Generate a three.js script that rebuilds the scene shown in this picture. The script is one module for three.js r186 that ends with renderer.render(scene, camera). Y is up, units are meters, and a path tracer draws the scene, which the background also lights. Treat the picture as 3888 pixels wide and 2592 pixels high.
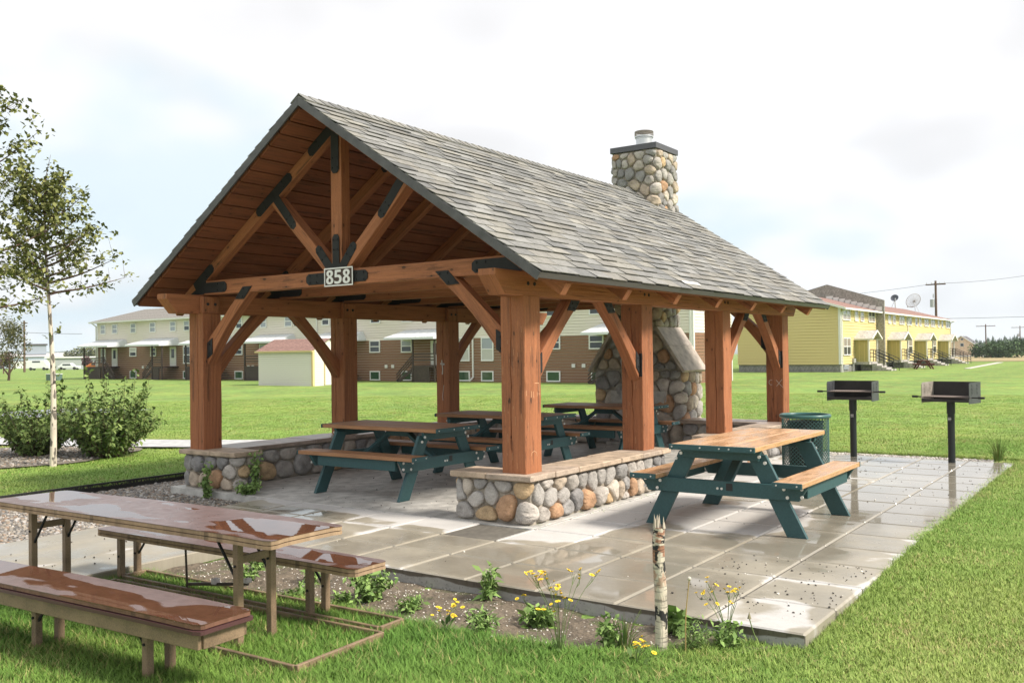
import * as THREE from 'three';
import { mergeGeometries } from 'three/addons/utils/BufferGeometryUtils.js';
import { FontLoader } from 'three/addons/loaders/FontLoader.js';
import { TextGeometry } from 'three/addons/geometries/TextGeometry.js';

// ---------------------------------------------------------------- camera, sky, sun, exposure
const scene = new THREE.Scene();
const camera = new THREE.PerspectiveCamera(40.28, 1024 / 682, 0.1, 4000);
camera.position.set(-7.432, 1.621, 5.101);
camera.rotation.set(0.0126, -0.9601, -0.013, 'YXZ');
const renderer = new THREE.WebGLRenderer({ antialias: true });
renderer.toneMapping = THREE.LinearToneMapping;
renderer.toneMappingExposure = 1.40;
renderer.shadowMap.enabled = true;

// ---- seeded randomness and noise
function rng(seed) { let a = seed >>> 0; return () => { a |= 0; a = a + 0x6D2B79F5 | 0; let t = Math.imul(a ^ a >>> 15, 1 | a); t = t + Math.imul(t ^ t >>> 7, 61 | t) ^ t; return ((t ^ t >>> 14) >>> 0) / 4294967296; }; }
function hash2(x, y, s) { let h = Math.imul(x, 374761393) + Math.imul(y, 668265263) + Math.imul(s, 1274126177) | 0; h = Math.imul(h ^ h >>> 13, 1274126177); return ((h ^ h >>> 16) >>> 0) / 4294967296; }
function vnoise(x, y, s = 0, px = 0, py = 0) {
  let xi = Math.floor(x), yi = Math.floor(y); const xf = x - xi, yf = y - yi;
  const w = (a, p) => p ? ((a % p) + p) % p : a;
  const u = xf * xf * (3 - 2 * xf), v = yf * yf * (3 - 2 * yf);
  const x0 = w(xi, px), x1 = w(xi + 1, px), y0 = w(yi, py), y1 = w(yi + 1, py);
  const a = hash2(x0, y0, s), b = hash2(x1, y0, s), c = hash2(x0, y1, s), d = hash2(x1, y1, s);
  return a + (b - a) * u + (c - a) * v + (a - b - c + d) * u * v;
}
function fbm(x, y, s = 0, o = 4, px = 0, py = 0) { let r = 0, a = .5, n = 0; for (let i = 0; i < o; i++) { r += a * vnoise(x, y, s + i * 17, px, py); n += a; x *= 2; y *= 2; px *= 2; py *= 2; a *= .5; } return r / n; }
const clamp = (v, a = 0, b = 1) => Math.min(b, Math.max(a, v));
const mix = (a, b, t) => a + (b - a) * t;
const sst = (a, b, x) => { const t = clamp((x - a) / (b - a)); return t * t * (3 - 2 * t); };
const V = (x, y, z) => new THREE.Vector3(x, y, z);

// ---- sky: thin bright cloud with pale blue gaps
{
  const W = 1024, H = 512, d = new Float32Array(W * H * 4);
  for (let j = 0; j < H; j++) for (let i = 0; i < W; i++) {
    const el = ((j + .5) / H - .5) * Math.PI, az = (i + .5) / W * 2 * Math.PI;
    const k = (j * W + i) * 4; let r, g, b;
    if (el < -0.02) { r = .30; g = .33; b = .30; } else {
      const e = Math.max(el, 0.02), hh = 1 / (Math.sin(e) + .22);
      const cx = Math.cos(az) * hh * 1.6, cy = Math.sin(az) * hh * 1.6;
      const n = fbm(cx + 31.4, cy + 8.2, 5, 5), n2 = fbm(cx * 2.3 + 3, cy * 2.3 + 40, 9, 4);
      const gap = sst(.50, .70, n * .75 + n2 * .25) * .5 + sst(.30, .0, el) * .16;
      const shade = sst(.48, .74, fbm(cx * 1.3 + 90, cy * 1.3 + 7, 21, 4)) * .14;
      const c = .765 - shade * .75;
      r = mix(c, .46, gap); g = mix(c * 1.0, .62, gap); b = mix(c * 1.02, .71, gap);
    }
    d[k] = r; d[k + 1] = g; d[k + 2] = b; d[k + 3] = 1;
  }
  const t = new THREE.DataTexture(d, W, H, THREE.RGBAFormat, THREE.FloatType);
  t.mapping = THREE.EquirectangularReflectionMapping; t.magFilter = THREE.LinearFilter; t.minFilter = THREE.LinearFilter; t.needsUpdate = true;
  scene.background = t; scene.environment = t;
}
const sun = new THREE.DirectionalLight(0xfff5e8, 4.2);
sun.position.set(3 + 18, 80, -2 + 84); sun.target.position.set(3, 0, -2);
sun.castShadow = true; sun.shadow.radius = 24; sun.shadow.mapSize.set(4096, 4096);
Object.assign(sun.shadow.camera, { left: -60, right: 60, top: 60, bottom: -60, near: 1, far: 400 });
scene.add(sun, sun.target);

// ---------------------------------------------------------------- object helpers
const taken = {};
function numbered(n) { const c = taken[n] = (taken[n] ?? -1) + 1; return c ? `${n}_${String(c).padStart(3, '0')}` : n; }
function tag(o, label, category, grp) { o.userData.label = label; o.userData.category = category; if (grp) o.userData.group = grp; return o; }
function thing(name, label, category, pos = [0, 0, 0], turn = 0, grp) {
  const o = new THREE.Group(); o.name = numbered(name); o.position.set(...pos); o.rotation.y = turn; scene.add(o); return tag(o, label, category, grp);
}
function part(name, geo, mat, parent) { const m = new THREE.Mesh(geo, mat); m.name = name; parent.add(m); return m; }
function solo(name, geo, mat, label, category, grp) { const m = part(numbered(name), geo, mat, scene); return tag(m, label, category, grp); }
function struct(name, geo, mat) { const m = part(numbered(name), geo, mat, scene); m.userData.kind = 'structure'; return m; }
function stuff(o) { o.userData.kind = 'stuff'; return o; }

// ---------------------------------------------------------------- geometry helpers
const _a = V(0, 0, 0), _b = V(0, 0, 0), _n = V(0, 0, 0), _t = V(0, 0, 0), _u = V(0, 0, 0);
// uv in metres on every face, u running along the grain direction g
function grainUV(geo, g = V(1, 0, 0), off = [0, 0]) {
  if (geo.index) geo = geo.toNonIndexed();
  const p = geo.attributes.position, uv = new Float32Array(p.count * 2);
  for (let i = 0; i < p.count; i += 3) {
    const A = V().fromBufferAttribute(p, i); _a.fromBufferAttribute(p, i + 1).sub(A); _b.fromBufferAttribute(p, i + 2).sub(A);
    _n.crossVectors(_a, _b).normalize(); _t.copy(g).addScaledVector(_n, -_n.dot(g));
    if (_t.lengthSq() < .02) { _t.set(Math.abs(g.y) > .7 ? 1 : 0, Math.abs(g.y) > .7 ? 0 : 1, 0); _t.addScaledVector(_n, -_n.dot(_t)); if (_t.lengthSq() < .02) _t.set(0, 0, 1); }
    _t.normalize(); _u.crossVectors(_n, _t);
    for (let k = 0; k < 3; k++) { A.fromBufferAttribute(p, i + k); uv[(i + k) * 2] = A.dot(_t) + off[0]; uv[(i + k) * 2 + 1] = A.dot(_u) + off[1]; }
  }
  geo.setAttribute('uv', new THREE.BufferAttribute(uv, 2));
  return geo;
}
const gr = rng(7);
const roff = () => [gr() * 7, gr() * 5];
function polyGeo(verts, faces) {       // flat shaded from quads / triangles / fans
  const out = [];
  for (const f of faces) for (let i = 1; i < f.length - 1; i++) out.push(...verts[f[0]], ...verts[f[i]], ...verts[f[i + 1]]);
  const g = new THREE.BufferGeometry(); g.setAttribute('position', new THREE.Float32BufferAttribute(out, 3)); g.computeVertexNormals(); return g;
}
const cboxFaces = (() => {             // chamfered box topology on 24 vertices: v(axis, side, su, sv)
  const id = (ax, s, u, v) => ax * 8 + (s > 0 ? 4 : 0) + (u > 0 ? 2 : 0) + (v > 0 ? 1 : 0), F = [];
  const S = [-1, 1];
  for (let ax = 0; ax < 3; ax++) for (const s of S) F.push([id(ax, s, -1, -1), id(ax, s, 1, -1), id(ax, s, 1, 1), id(ax, s, -1, 1)]);
  // axis ax has u = (ax+1)%3, v = (ax+2)%3
  for (let ax = 0; ax < 3; ax++) { const bx = (ax + 1) % 3; for (const s of S) for (const t of S) F.push([id(ax, s, t, -1), id(ax, s, t, 1), id(bx, t, 1, s), id(bx, t, -1, s)]); }
  for (const a of S) for (const b of S) for (const c of S) F.push([id(0, a, b, c), id(1, b, c, a), id(2, c, a, b)]);
  return F;
})();
function cbox(sx, sy, sz, b = .004, grain = 'x') {
  const h = [sx / 2, sy / 2, sz / 2], vs = [];
  for (let ax = 0; ax < 3; ax++) for (const s of [-1, 1]) for (const u of [-1, 1]) for (const v of [-1, 1]) {
    const p = [0, 0, 0]; p[ax] = s * h[ax]; p[(ax + 1) % 3] = u * (h[(ax + 1) % 3] - b); p[(ax + 2) % 3] = v * (h[(ax + 2) % 3] - b); vs.push(p);
  }
  const fs = cboxFaces.map(f => { // orient outward
    const A = V(...vs[f[0]]), B = V(...vs[f[1]]), C = V(...vs[f[2]]), n = B.clone().sub(A).cross(C.clone().sub(A));
    return n.dot(A.add(B).add(C)) < 0 ? [...f].reverse() : f;
  });
  return grainUV(polyGeo(vs, fs), grain === 'x' ? V(1, 0, 0) : grain === 'y' ? V(0, 1, 0) : V(0, 0, 1), roff());
}
const cb = (x0, x1, y0, y1, z0, z1, b = .004, grain = 'x') => cbox(x1 - x0, y1 - y0, z1 - z0, b, grain).translate((x0 + x1) / 2, (y0 + y1) / 2, (z0 + z1) / 2);
// plain 12-triangle box with metre uv
function box(x0, x1, y0, y1, z0, z1, grain = V(1, 0, 0)) { return grainUV(new THREE.BoxGeometry(x1 - x0, y1 - y0, z1 - z0).toNonIndexed(), grain, roff()).translate((x0 + x1) / 2, (y0 + y1) / 2, (z0 + z1) / 2); }
// a rectangular bar between two points: w across (horizontal-ish), h the other way
function bar(a, b, w, h, bev = .003, upHint = V(0, 1, 0)) {
  const A = V(...a), B = V(...b), d = B.clone().sub(A), L = d.length(); d.normalize();
  const g = cbox(L, h, w, bev, 'x'); const z = V().crossVectors(d, upHint); if (z.lengthSq() < 1e-6) z.set(0, 0, 1); z.normalize(); const y = V().crossVectors(z, d);
  return g.applyMatrix4(new THREE.Matrix4().makeBasis(d, y, z).setPosition(A.add(B).multiplyScalar(.5)));
}
// outline in the plane (p,q) extruded along the third axis, small bevel. plane 'zy': p=z,q=y extruded along x from e0 to e1
function slabShape(pts, e0, e1, plane = 'zy', bev = .004, grain = null) {
  const s = new THREE.Shape(pts.map(p => new THREE.Vector2(p[0], p[1])));
  let g = new THREE.ExtrudeGeometry(s, { depth: e1 - e0 - 2 * bev, bevelEnabled: bev > 0, bevelThickness: bev, bevelSize: bev, bevelOffset: -bev, bevelSegments: 1, curveSegments: 8 });
  g.translate(0, 0, e0 + bev);
  const m = new THREE.Matrix4();
  if (plane === 'zy') m.makeBasis(V(0, 0, 1), V(0, 1, 0), V(-1, 0, 0)), m.premultiply(new THREE.Matrix4().makeScale(1, 1, 1)), g.applyMatrix4(m), g.translate(e0 + e1, 0, 0);
  else if (plane === 'xz') { m.makeBasis(V(1, 0, 0), V(0, 0, 1), V(0, -1, 0)); g.applyMatrix4(m); g.translate(0, e0 + e1, 0); }
  g = g.index ? g.toNonIndexed() : g; g.computeVertexNormals();
  return grainUV(g, grain ?? V(1, 0, 0), roff());
}
function cyl(r0, r1, y0, y1, seg = 12, x = 0, z = 0) { return new THREE.CylinderGeometry(r1, r0, y1 - y0, seg).translate(x, (y0 + y1) / 2, z); }
function rod(a, b, r, seg = 6, r2 = r) {
  const A = V(...a), B = V(...b), d = B.clone().sub(A), L = d.length();
  const g = new THREE.CylinderGeometry(r2, r, L, seg); g.applyQuaternion(new THREE.Quaternion().setFromUnitVectors(V(0, 1, 0), d.normalize()));
  return g.translate((A.x + B.x) / 2, (A.y + B.y) / 2, (A.z + B.z) / 2);
}
function tube(pts, r, seg = 12, rs = 6) { return new THREE.TubeGeometry(new THREE.CatmullRomCurve3(pts.map(p => V(...p))), seg, r, rs, false); }
function merge(list) { return mergeGeometries(list.map(g => { const h = g.index ? g.toNonIndexed() : g; for (const k of Object.keys(h.attributes)) if (!['position', 'normal', 'uv', 'color'].includes(k)) h.deleteAttribute(k); return h; }), false); }
function paint(geo, c) { const n = geo.attributes.position.count, a = new Float32Array(n * 3); for (let i = 0; i < n; i++) { a[i * 3] = c[0]; a[i * 3 + 1] = c[1]; a[i * 3 + 2] = c[2]; } geo.setAttribute('color', new THREE.BufferAttribute(a, 3)); return geo; }

// ---------------------------------------------------------------- textures and materials
function tex(w, h, fn, srgb, size) {   // fn(u,v) -> [r,g,b] linear 0..1 or a number; size = metres covered
  const d = new Uint8Array(w * h * 4), e = x => Math.round(255 * (srgb ? (x <= .0031308 ? 12.92 * x : 1.055 * Math.pow(x, 1 / 2.4) - .055) : x));
  for (let j = 0; j < h; j++) for (let i = 0; i < w; i++) { let c = fn((i + .5) / w, (j + .5) / h); if (typeof c === 'number') c = [c, c, c]; const k = (j * w + i) * 4; d[k] = e(clamp(c[0])); d[k + 1] = e(clamp(c[1])); d[k + 2] = e(clamp(c[2])); d[k + 3] = 255; }
  const t = new THREE.DataTexture(d, w, h, THREE.RGBAFormat); t.wrapS = t.wrapT = THREE.RepeatWrapping; t.magFilter = THREE.LinearFilter; t.minFilter = THREE.LinearMipmapLinearFilter; t.generateMipmaps = true;
  if (srgb) t.colorSpace = THREE.SRGBColorSpace; if (size) t.repeat.set(1 / size[0], 1 / size[1]); t.needsUpdate = true; return t;
}
const std = (c, rough = .8, extra = {}) => new THREE.MeshStandardMaterial({ color: new THREE.Color().setRGB(...c), roughness: rough, ...extra });
const mul = (c, k) => [c[0] * k, c[1] * k, c[2] * k];
// wood: streaks along u with knots and checks
const knots = (() => { const R = rng(77), k = []; for (let i = 0; i < 16; i++) k.push([R(), R(), .006 + R() * .010]); return k; })();
const woodCol = tex(1024, 512, (u, v) => {
  let kn = 0, sw = 0; for (const [a, b, r] of knots) { let dx = Math.abs(u - a); dx = Math.min(dx, 1 - dx) * 2.2; let dy = Math.abs(v - b); dy = Math.min(dy, 1 - dy); const d = Math.hypot(dx * .55, dy); if (d < r * 5) { kn = Math.max(kn, sst(r * 1.3, r * .6, d)); sw = Math.max(sw, sst(r * 5, r, d) * (.5 + .5 * Math.sin(d / r * 9))); } }
  const w = fbm(u * 4, v * 4, 3, 3, 4, 4) * .6;
  const st = fbm(u * 6, (v + w * .05) * 64, 11, 4, 6, 64), big = fbm(u * 3, v * 8, 23, 3, 3, 8), fine = vnoise(u * 200, v * 256, 31, 200, 256);
  const check = sst(.77, .83, fbm(u * 5, v * 48 + w, 47, 2, 5, 48)) * .34;
  const pale = sst(.66, .80, fbm(u * 20, v * 150, 61, 3, 20, 150)) * .55 * sst(.35, .6, fbm(u * 4, v * 4, 83, 3, 4, 4));
  const k = .58 + st * .50 + (big - .5) * .45 + (fine - .5) * .18 - check - kn * .42 - sw * .12;
  return [clamp(k + pale * .5), clamp(k * .98 + pale * .55), clamp(k * .95 + pale * .6)];
}, true, [2.2, 1.0]);
const woodBump = tex(512, 512, (u, v) => clamp(.5 + (fbm(u * 5, v * 60, 11, 4, 5, 60) - .5) * 1.1 + (vnoise(u * 100, v * 200, 3, 100, 200) - .5) * .25), false, [2.2, 1.0]);
const wood = (c, rough = .72, bump = .004) => std(c, rough, { map: woodCol, bumpMap: woodBump, bumpScale: bump });
const grainCol = tex(512, 512, (u, v) => .72 + (fbm(u * 8, v * 8, 4, 5, 8, 8) - .5) * .7 + (vnoise(u * 220, v * 220, 8, 220, 220) - .5) * .30, true, [.9, .9]);
const grainBump = tex(256, 256, (u, v) => fbm(u * 16, v * 16, 40, 5, 16, 16), false, [.5, .5]);
const grainy = (c, rough = .85, bump = .003) => std(mul(c, 1.35), rough, { map: grainCol, bumpMap: grainBump, bumpScale: bump });
const fineCol = tex(256, 256, (u, v) => .8 + (vnoise(u * 128, v * 128, 8, 128, 128) - .5) * .5 + (fbm(u * 12, v * 12, 14, 3, 12, 12) - .5) * .3, true, [.16, .16]);
const speck = (c, rough = .6) => std(mul(c, 1.22), rough, { map: fineCol });
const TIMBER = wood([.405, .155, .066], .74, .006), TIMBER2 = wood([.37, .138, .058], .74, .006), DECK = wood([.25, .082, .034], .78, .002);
const PLATE = grainy([.013, .013, .014], .72, .0006);
const WHITE = std([.78, .78, .76], .5), DARK = std([.02, .02, .02], .7);
const GLASS = std([.05, .06, .07], .06), GLASSB = std([.33, .36, .40], .10), BLIND = std([.30, .265, .23], .25);
const GALV = std([.62, .63, .64], .35, { metalness: .7 });
// ================================================================ GROUND
// plan: pavilion posts at x 0..7.32, z 0..-4.85; patio top is y = 0
const inBox = (x, z, b, m = 0) => x > b[0] - m && x < b[1] + m && z > b[2] - m && z < b[3] + m;
const PATIO = [-2.14, 7.22, .3, 3.41], STRIP = [-2.14, -.285, -3.35, .3], SLAB = [-.28, 8.2, -5.2, .295], WALK = [-16, -2.14, -3.35, -1.55];
const GRAV1 = [-14, -.28, -6.15, -3.35], GRAV2 = [-.28, 9.2, -6.15, -5.2];
const HARD = [PATIO, STRIP, SLAB, WALK, GRAV1, GRAV2];
function lawnY(x, z) {
  let y = mix(-.105, -.014, sst(-2.6, .6, x));
  if (z < -5) y = mix(y, -.015, sst(-6, -6.12, z));
  const r = Math.hypot(x - 3, z + 1);
  y = mix(y, -.18, sst(14, 36, r)) + (vnoise(x * .12, z * .12, 77) - .5) * .10 * sst(9, 22, r) * (1 - sst(30, 45, r));
  if (r > 110) y -= (Math.min(r, 500) - 110) * .0055;
  return y;
}
const onHard = (x, z) => HARD.some(b => inBox(x, z, b, .002));
function sunkY(x, z) { const e = .012; return onHard(x - e, z - e) && onHard(x + e, z - e) && onHard(x - e, z + e) && onHard(x + e, z + e) ? -.32 : lawnY(x, z); }
const lawnCol = tex(1024, 1024, (u, v) => {
  const n = fbm(u * 6, v * 6, 2, 5, 6, 6), f = vnoise(u * 300, v * 300, 3, 300, 300), m = fbm(u * 40, v * 40, 13, 3, 40, 40), y = fbm(u * 3, v * 3, 33, 4, 3, 3), b = sst(.58, .76, fbm(u * 14, v * 22, 51, 4, 14, 22)) * (.5 + y);
  const k = .74 + (n - .5) * .45 + (f - .5) * .42 + (m - .5) * .5;
  return [k * mix(.47, .68, y) + b * .16, k * .86 + b * .02, k * .26 + b * .03];
}, true, [9, 9]);
const lawnBump = tex(512, 512, (u, v) => vnoise(u * 180, v * 180, 3, 180, 180) * .6 + fbm(u * 40, v * 40, 5, 3, 40, 40) * .4, false, [4, 4]);
const LAWN = std([.42, .43, .27], .95, { map: lawnCol, bumpMap: lawnBump, bumpScale: .03 });
{
  const line = (lo, hi, step, extra) => { const a = []; for (let v = lo; v <= hi + 1e-6; v += step) a.push(v); let s = step, v = hi; while (v < 900) { s *= 1.22; v += s; a.push(v); } s = step; v = lo; while (v > -900) { s *= 1.22; v -= s; a.push(v); } for (const e of extra) a.push(e); a.sort((p, q) => p - q); return a.filter((q, i) => !i || q - a[i - 1] > .0045); };
  const ex = b => [b[0], b[0] + .013, b[1] - .013, b[1]], ez = b => [b[2], b[2] + .013, b[3] - .013, b[3]];
  const xs = line(-12, 14, .35, HARD.flatMap(ex)), zs = line(-14, 8, .35, HARD.flatMap(ez));
  const pos = [], uv = [], idx = [];
  for (const z of zs) for (const x of xs) { pos.push(x, sunkY(x, z), z); uv.push(x, z); }
  const n = xs.length;
  for (let j = 0; j < zs.length - 1; j++) for (let i = 0; i < n - 1; i++) { const a = j * n + i; idx.push(a, a + n, a + 1, a + 1, a + n, a + n + 1); }
  const g = new THREE.BufferGeometry(); g.setAttribute('position', new THREE.Float32BufferAttribute(pos, 3)); g.setAttribute('uv', new THREE.Float32BufferAttribute(uv, 2)); g.setIndex(idx); g.computeVertexNormals();
  struct('lawn', g, LAWN);
}
// dry field far to the right, beyond the mown lawn
{
  const pts = [[112, -14], [118, 10], [118, 60], [330, 90], [330, -70], [200, -42], [140, -24]];
  const s = new THREE.Shape(pts.map(p => new THREE.Vector2(p[0], p[1]))); const g = new THREE.ShapeGeometry(s); const q = g.attributes.position, uv = [];
  // lay it on the terrain as a fine sheet
  const G = new THREE.PlaneGeometry(1, 1, 60, 60), P = G.attributes.position;
  for (let i = 0; i < P.count; i++) { const a = P.getX(i) + .5, b = P.getY(i) + .5; const x = mix(126, 430, a * a), z = mix(-17.5 - (x - 126) * .19, 120, b); P.setXYZ(i, x, lawnY(x, z) + .05, z); uv.push(x / 6, z / 6); }
  G.setAttribute('uv', new THREE.Float32BufferAttribute(uv, 2)); const ix = G.index; for (let i = 0; i < ix.count; i += 3) { const t = ix.getX(i); ix.setX(i, ix.getX(i + 1)); ix.setX(i + 1, t); } G.computeVertexNormals();
  struct('dry_field', G, grainy([.34, .27, .13], .95, .02));
}
// ---- concrete: patio pavers, walkway, pavilion slab
function wet(x, z) {
  const n = fbm(x * .9 + 20, z * .9 + 3, 71, 4), n2 = fbm(x * 3.1, z * 3.1, 72, 4), n3 = fbm(x * 9, z * 9, 74, 3);
  let w = .64 + (n - .5) * .7 + (n2 - .5) * .34 + (n3 - .5) * .12;
  const el = (cx, cz, rx, rz) => 1 - sst(.55, 1.1, Math.hypot((x - cx) / rx, (z - cz) / rz));
  w -= el(.9, .55, 2.3, .62) * .62;                       // dry under the eave, along the stone wall
  w -= el(1.2, 1.75, 1.15, .80) * .36;                    // dry under the picnic table
  w -= el(-.42, -.4, .30, 1.5) * .55;
  w -= el(-.36, -2.3, .24, 1.0) * .45;
  w -= el(4.4, .75, 2.2, .5) * .3;
  w -= el(-1.85, 3.05, .5, .35) * .3;
  w += el(-1.4, 1.0, .9, 2.6) * .25 + el(3.5, 2.7, 4.5, .8) * .22 + el(-1.2, -2.6, 1, .9) * .2;
  const gx = Math.abs(((x + 2.14) / .61 + .5) % 1 - .5) * .61, gz = Math.abs(((3.41 - z) / .618 + .5) % 1 - .5) * .618;
  w -= (1 - sst(.0, .10, Math.min(gx, gz))) * .14 * (n2 + .3);   // joints dry first
  return w;
}
function concreteTex(b, W, H) {
  const wx = u => b[0] + u * (b[1] - b[0]), wz = v => b[2] + v * (b[3] - b[2]);
  const col = tex(W, H, (u, v) => {
    const x = wx(u), z = wz(v), w = sst(.44, .53, wet(x, z)), deep = sst(.55, .85, wet(x, z)), sp = vnoise(x * 160, z * 160, 5), bl = fbm(x * 2.2, z * 2.2, 6, 4), sc = fbm(x * 40, z * 9, 16, 3);
    const k = 1 + (sp - .5) * .12 + (bl - .5) * .34 + (sc - .5) * .1;
    const dry = [.50, .49, .47], we = [.285, .260, .207];
    return [0, 1, 2].map(i => mix(dry[i], mix(we[i] * 1.12, we[i] * .88, deep), w) * k);
  }, true);
  const rough = tex(W / 2, H / 2, (u, v) => { const x = wx(u), z = wz(v), q = wet(x, z), w = sst(.44, .56, q); const film = 1 - sst(.5, 1.1, Math.hypot((x - 5.2) / 4.6, (z - 2.3) / 1.7)); const p = sst(.86, .92, q + (fbm(x * 3, z * 3, 9, 3) - .5) * .5); return mix(.80, mix(mix(mix(.46, .10, film), mix(.20, .05, film), sst(.50, .80, q + (fbm(x * 5, z * 5, 9, 3) - .5) * .25)), .05, p), w); });
  for (const t of [col, rough]) t.wrapS = t.wrapT = THREE.ClampToEdgeWrapping;
  return new THREE.MeshStandardMaterial({ map: col, roughnessMap: rough, roughness: 1 });
}
function fitUV(g, b) { const p = g.attributes.position, uv = new Float32Array(p.count * 2); for (let i = 0; i < p.count; i++) { uv[i * 2] = (p.getX(i) - b[0]) / (b[1] - b[0]); uv[i * 2 + 1] = (p.getZ(i) - b[2]) / (b[3] - b[2]); } g.setAttribute('uv', new THREE.BufferAttribute(uv, 2)); return g; }
{
  const B = [-2.2, 7.3, -3.4, 3.46], M = concreteTex(B, 2048, 1480);
  const patio = new THREE.Group(); patio.name = 'patio'; patio.userData.kind = 'structure'; scene.add(patio);
  const R = rng(91), xs = [], zs = [];
  for (let x = -2.14, i = 0; i <= 15; i++) xs.push(-2.14 + i * .624);
  for (let j = 0; j <= 11; j++) zs.push(3.41 - j * .6145);
  for (let i = 0; i < 15; i++) for (let j = 0; j < 11; j++) {
    const z1 = zs[j], z0 = zs[j + 1], x0 = xs[i], x1 = Math.min(xs[i + 1], 7.22);
    let X1 = x1, Z0 = z0;
    if (z1 <= .33) { if (x0 > -.5) continue; if (x1 > -.3) X1 = -.292; } else if (z0 < .31 && x1 > -.28) Z0 = .308;
    const dy = (R() - .5) * .004, g = .008;
    part('paver', fitUV(cb(x0 + g, X1 - g, -.12, dy, Z0 + g, z1 - g, .012), B), M, patio);
  }
  // front edge of the slab: grey formed concrete with wet runs below the arris
  { const Z0 = -3.35, Z1 = 3.41, L = Z1 - Z0, stain = (u, v) => { const z = u * L, n = fbm(z * 1.6, 2, 45, 4), d = fbm(z * 7, v * 1.5, 46, 3); const drop = .16 + .5 * (fbm(z * 3.2, 7, 47, 4) - .35) + sst(.60, .66, fbm(z * .8, 1, 48, 2)) * .9; return sst(drop + .06, drop - .03, (1 - v) + (d - .5) * .2); };
    const col = tex(2048, 64, (u, v) => { const s = stain(u, v), k = .85 + fbm(u * 200, v * 6, 3, 3) * .3, p = sst(.80, .84, vnoise(u * 520, v * 9, 12)) * .3; return [0, 1, 2].map(i => mix([.33, .325, .31][i], [.105, .092, .075][i], s) * k * (1 - p)); }, true), ro = tex(1024, 32, (u, v) => mix(.85, .3, stain(u, v)));
    part('slab_edge', (() => { const q = new THREE.PlaneGeometry(L - .014, .12, 1, 1); q.rotateY(-Math.PI / 2); return q.translate(-2.1465, -.064, (Z0 + Z1) / 2); })(), new THREE.MeshStandardMaterial({ map: col, roughnessMap: ro, roughness: 1, side: THREE.DoubleSide }), patio); }
  // joint bed and the poured edge under the pavers
  const JM = grainy([.13, .12, .10], .9);
  part('edge_beam', fitUV(cb(-2.13, 7.21, -.30, -.012, .32, 3.40, .004), B), JM, patio);
  part('edge_beam', fitUV(cb(-2.13, -.30, -.30, -.012, -3.34, .318, .004), B), JM, patio);
  const B2 = [-16, -2, -3.4, -1.5], M2 = concreteTex(B2, 2048, 280);
  const walk = new THREE.Group(); walk.name = 'walkway'; walk.userData.kind = 'structure'; scene.add(walk);
  for (let x = -2.145; x > -14; x -= 1.85) part('paver', fitUV(cb(x - 1.842, x, -.13, -.004, -3.35, -1.55, .008), B2), M2, walk);
  // pavilion slab
  struct('pavilion_slab', cb(-.28, 8.2, -.13, -.002, -5.2, .295, .006), grainy([.44, .43, .40], .62, .001));
}
// gravel beds and black edging
const GRAVEL = grainy([.20, .185, .165], .95, .02);
struct('gravel_bed', merge([box(-14, -.285, -.30, -.088, -6.12, -3.355), box(-.285, 9.2, -.30, -.088, -6.12, -5.205)]), GRAVEL);
struct('rear_gravel_strip', box(7.23, 7.52, -.2, -.008, .35, 3.1), grainy([.42, .39, .35], .95, .015));
function pebbles(name, n, seed, place, smin, smax, cols) {
  const R = rng(seed), g = new THREE.IcosahedronGeometry(1, 1), p = g.attributes.position;
  for (let i = 0; i < p.count; i++) { const q = V().fromBufferAttribute(p, i), k = .82 + .36 * hash2(Math.round(q.x * 50), Math.round(q.y * 50 + q.z * 91), 3); p.setXYZ(i, q.x * k, q.y * k, q.z * k); }
  g.computeVertexNormals();
  const m = new THREE.InstancedMesh(g, std([1, 1, 1], .8), n), M = new THREE.Matrix4(), q = new THREE.Quaternion(), e = new THREE.Euler(), c = new THREE.Color();
  for (let i = 0; i < n; i++) {
    const P = place(R), s = mix(smin, smax, R() * R()); q.setFromEuler(e.set(R() * .5, R() * 6.28, R() * .5));
    M.compose(V(P[0], P[1] + s * .2, P[2]), q, V(s * (.8 + R() * .6), s * (.45 + R() * .35), s)); m.setMatrixAt(i, M);
    const k = cols[Math.floor(R() * cols.length)], f = .7 + R() * .6; m.setColorAt(i, c.setRGB(k[0] * f, k[1] * f, k[2] * f));
  }
  m.name = numbered(name); scene.add(m); return stuff(m);
}
const rockCols = [[.20, .185, .165], [.26, .24, .21], [.13, .125, .12], [.32, .28, .23], [.23, .17, .125], [.40, .38, .36]];
tag(pebbles('gravel', 15000, 4, R => { const x = -4.4 + R() * 5.4; return x > -.3 ? [x, -.088, -6.11 + R() * .88] : [x, -.088, -6.11 + R() * 2.74]; }, .010, .024, rockCols), 'loose grey and tan gravel beside the stone pier and walkway', 'gravel');
tag(pebbles('rear_gravel', 900, 5, R => [7.24 + R() * .27, -.006, .4 + R() * 2.7], .008, .018, [[.5, .47, .42], [.62, .6, .56], [.3, .28, .25]]), 'thin line of pale gravel between patio and lawn', 'gravel');
solo('lawn_edging', slabShape([[-14, -6.149], [9.2, -6.149], [9.2, -6.125], [3, -6.12], [-1, -6.126], [-6, -6.12], [-14, -6.125]], -.2, .022, 'xz', .003), std([.015, .015, .015], .6), 'black plastic edging strip between the gravel and the lawn', 'edging');
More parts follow.
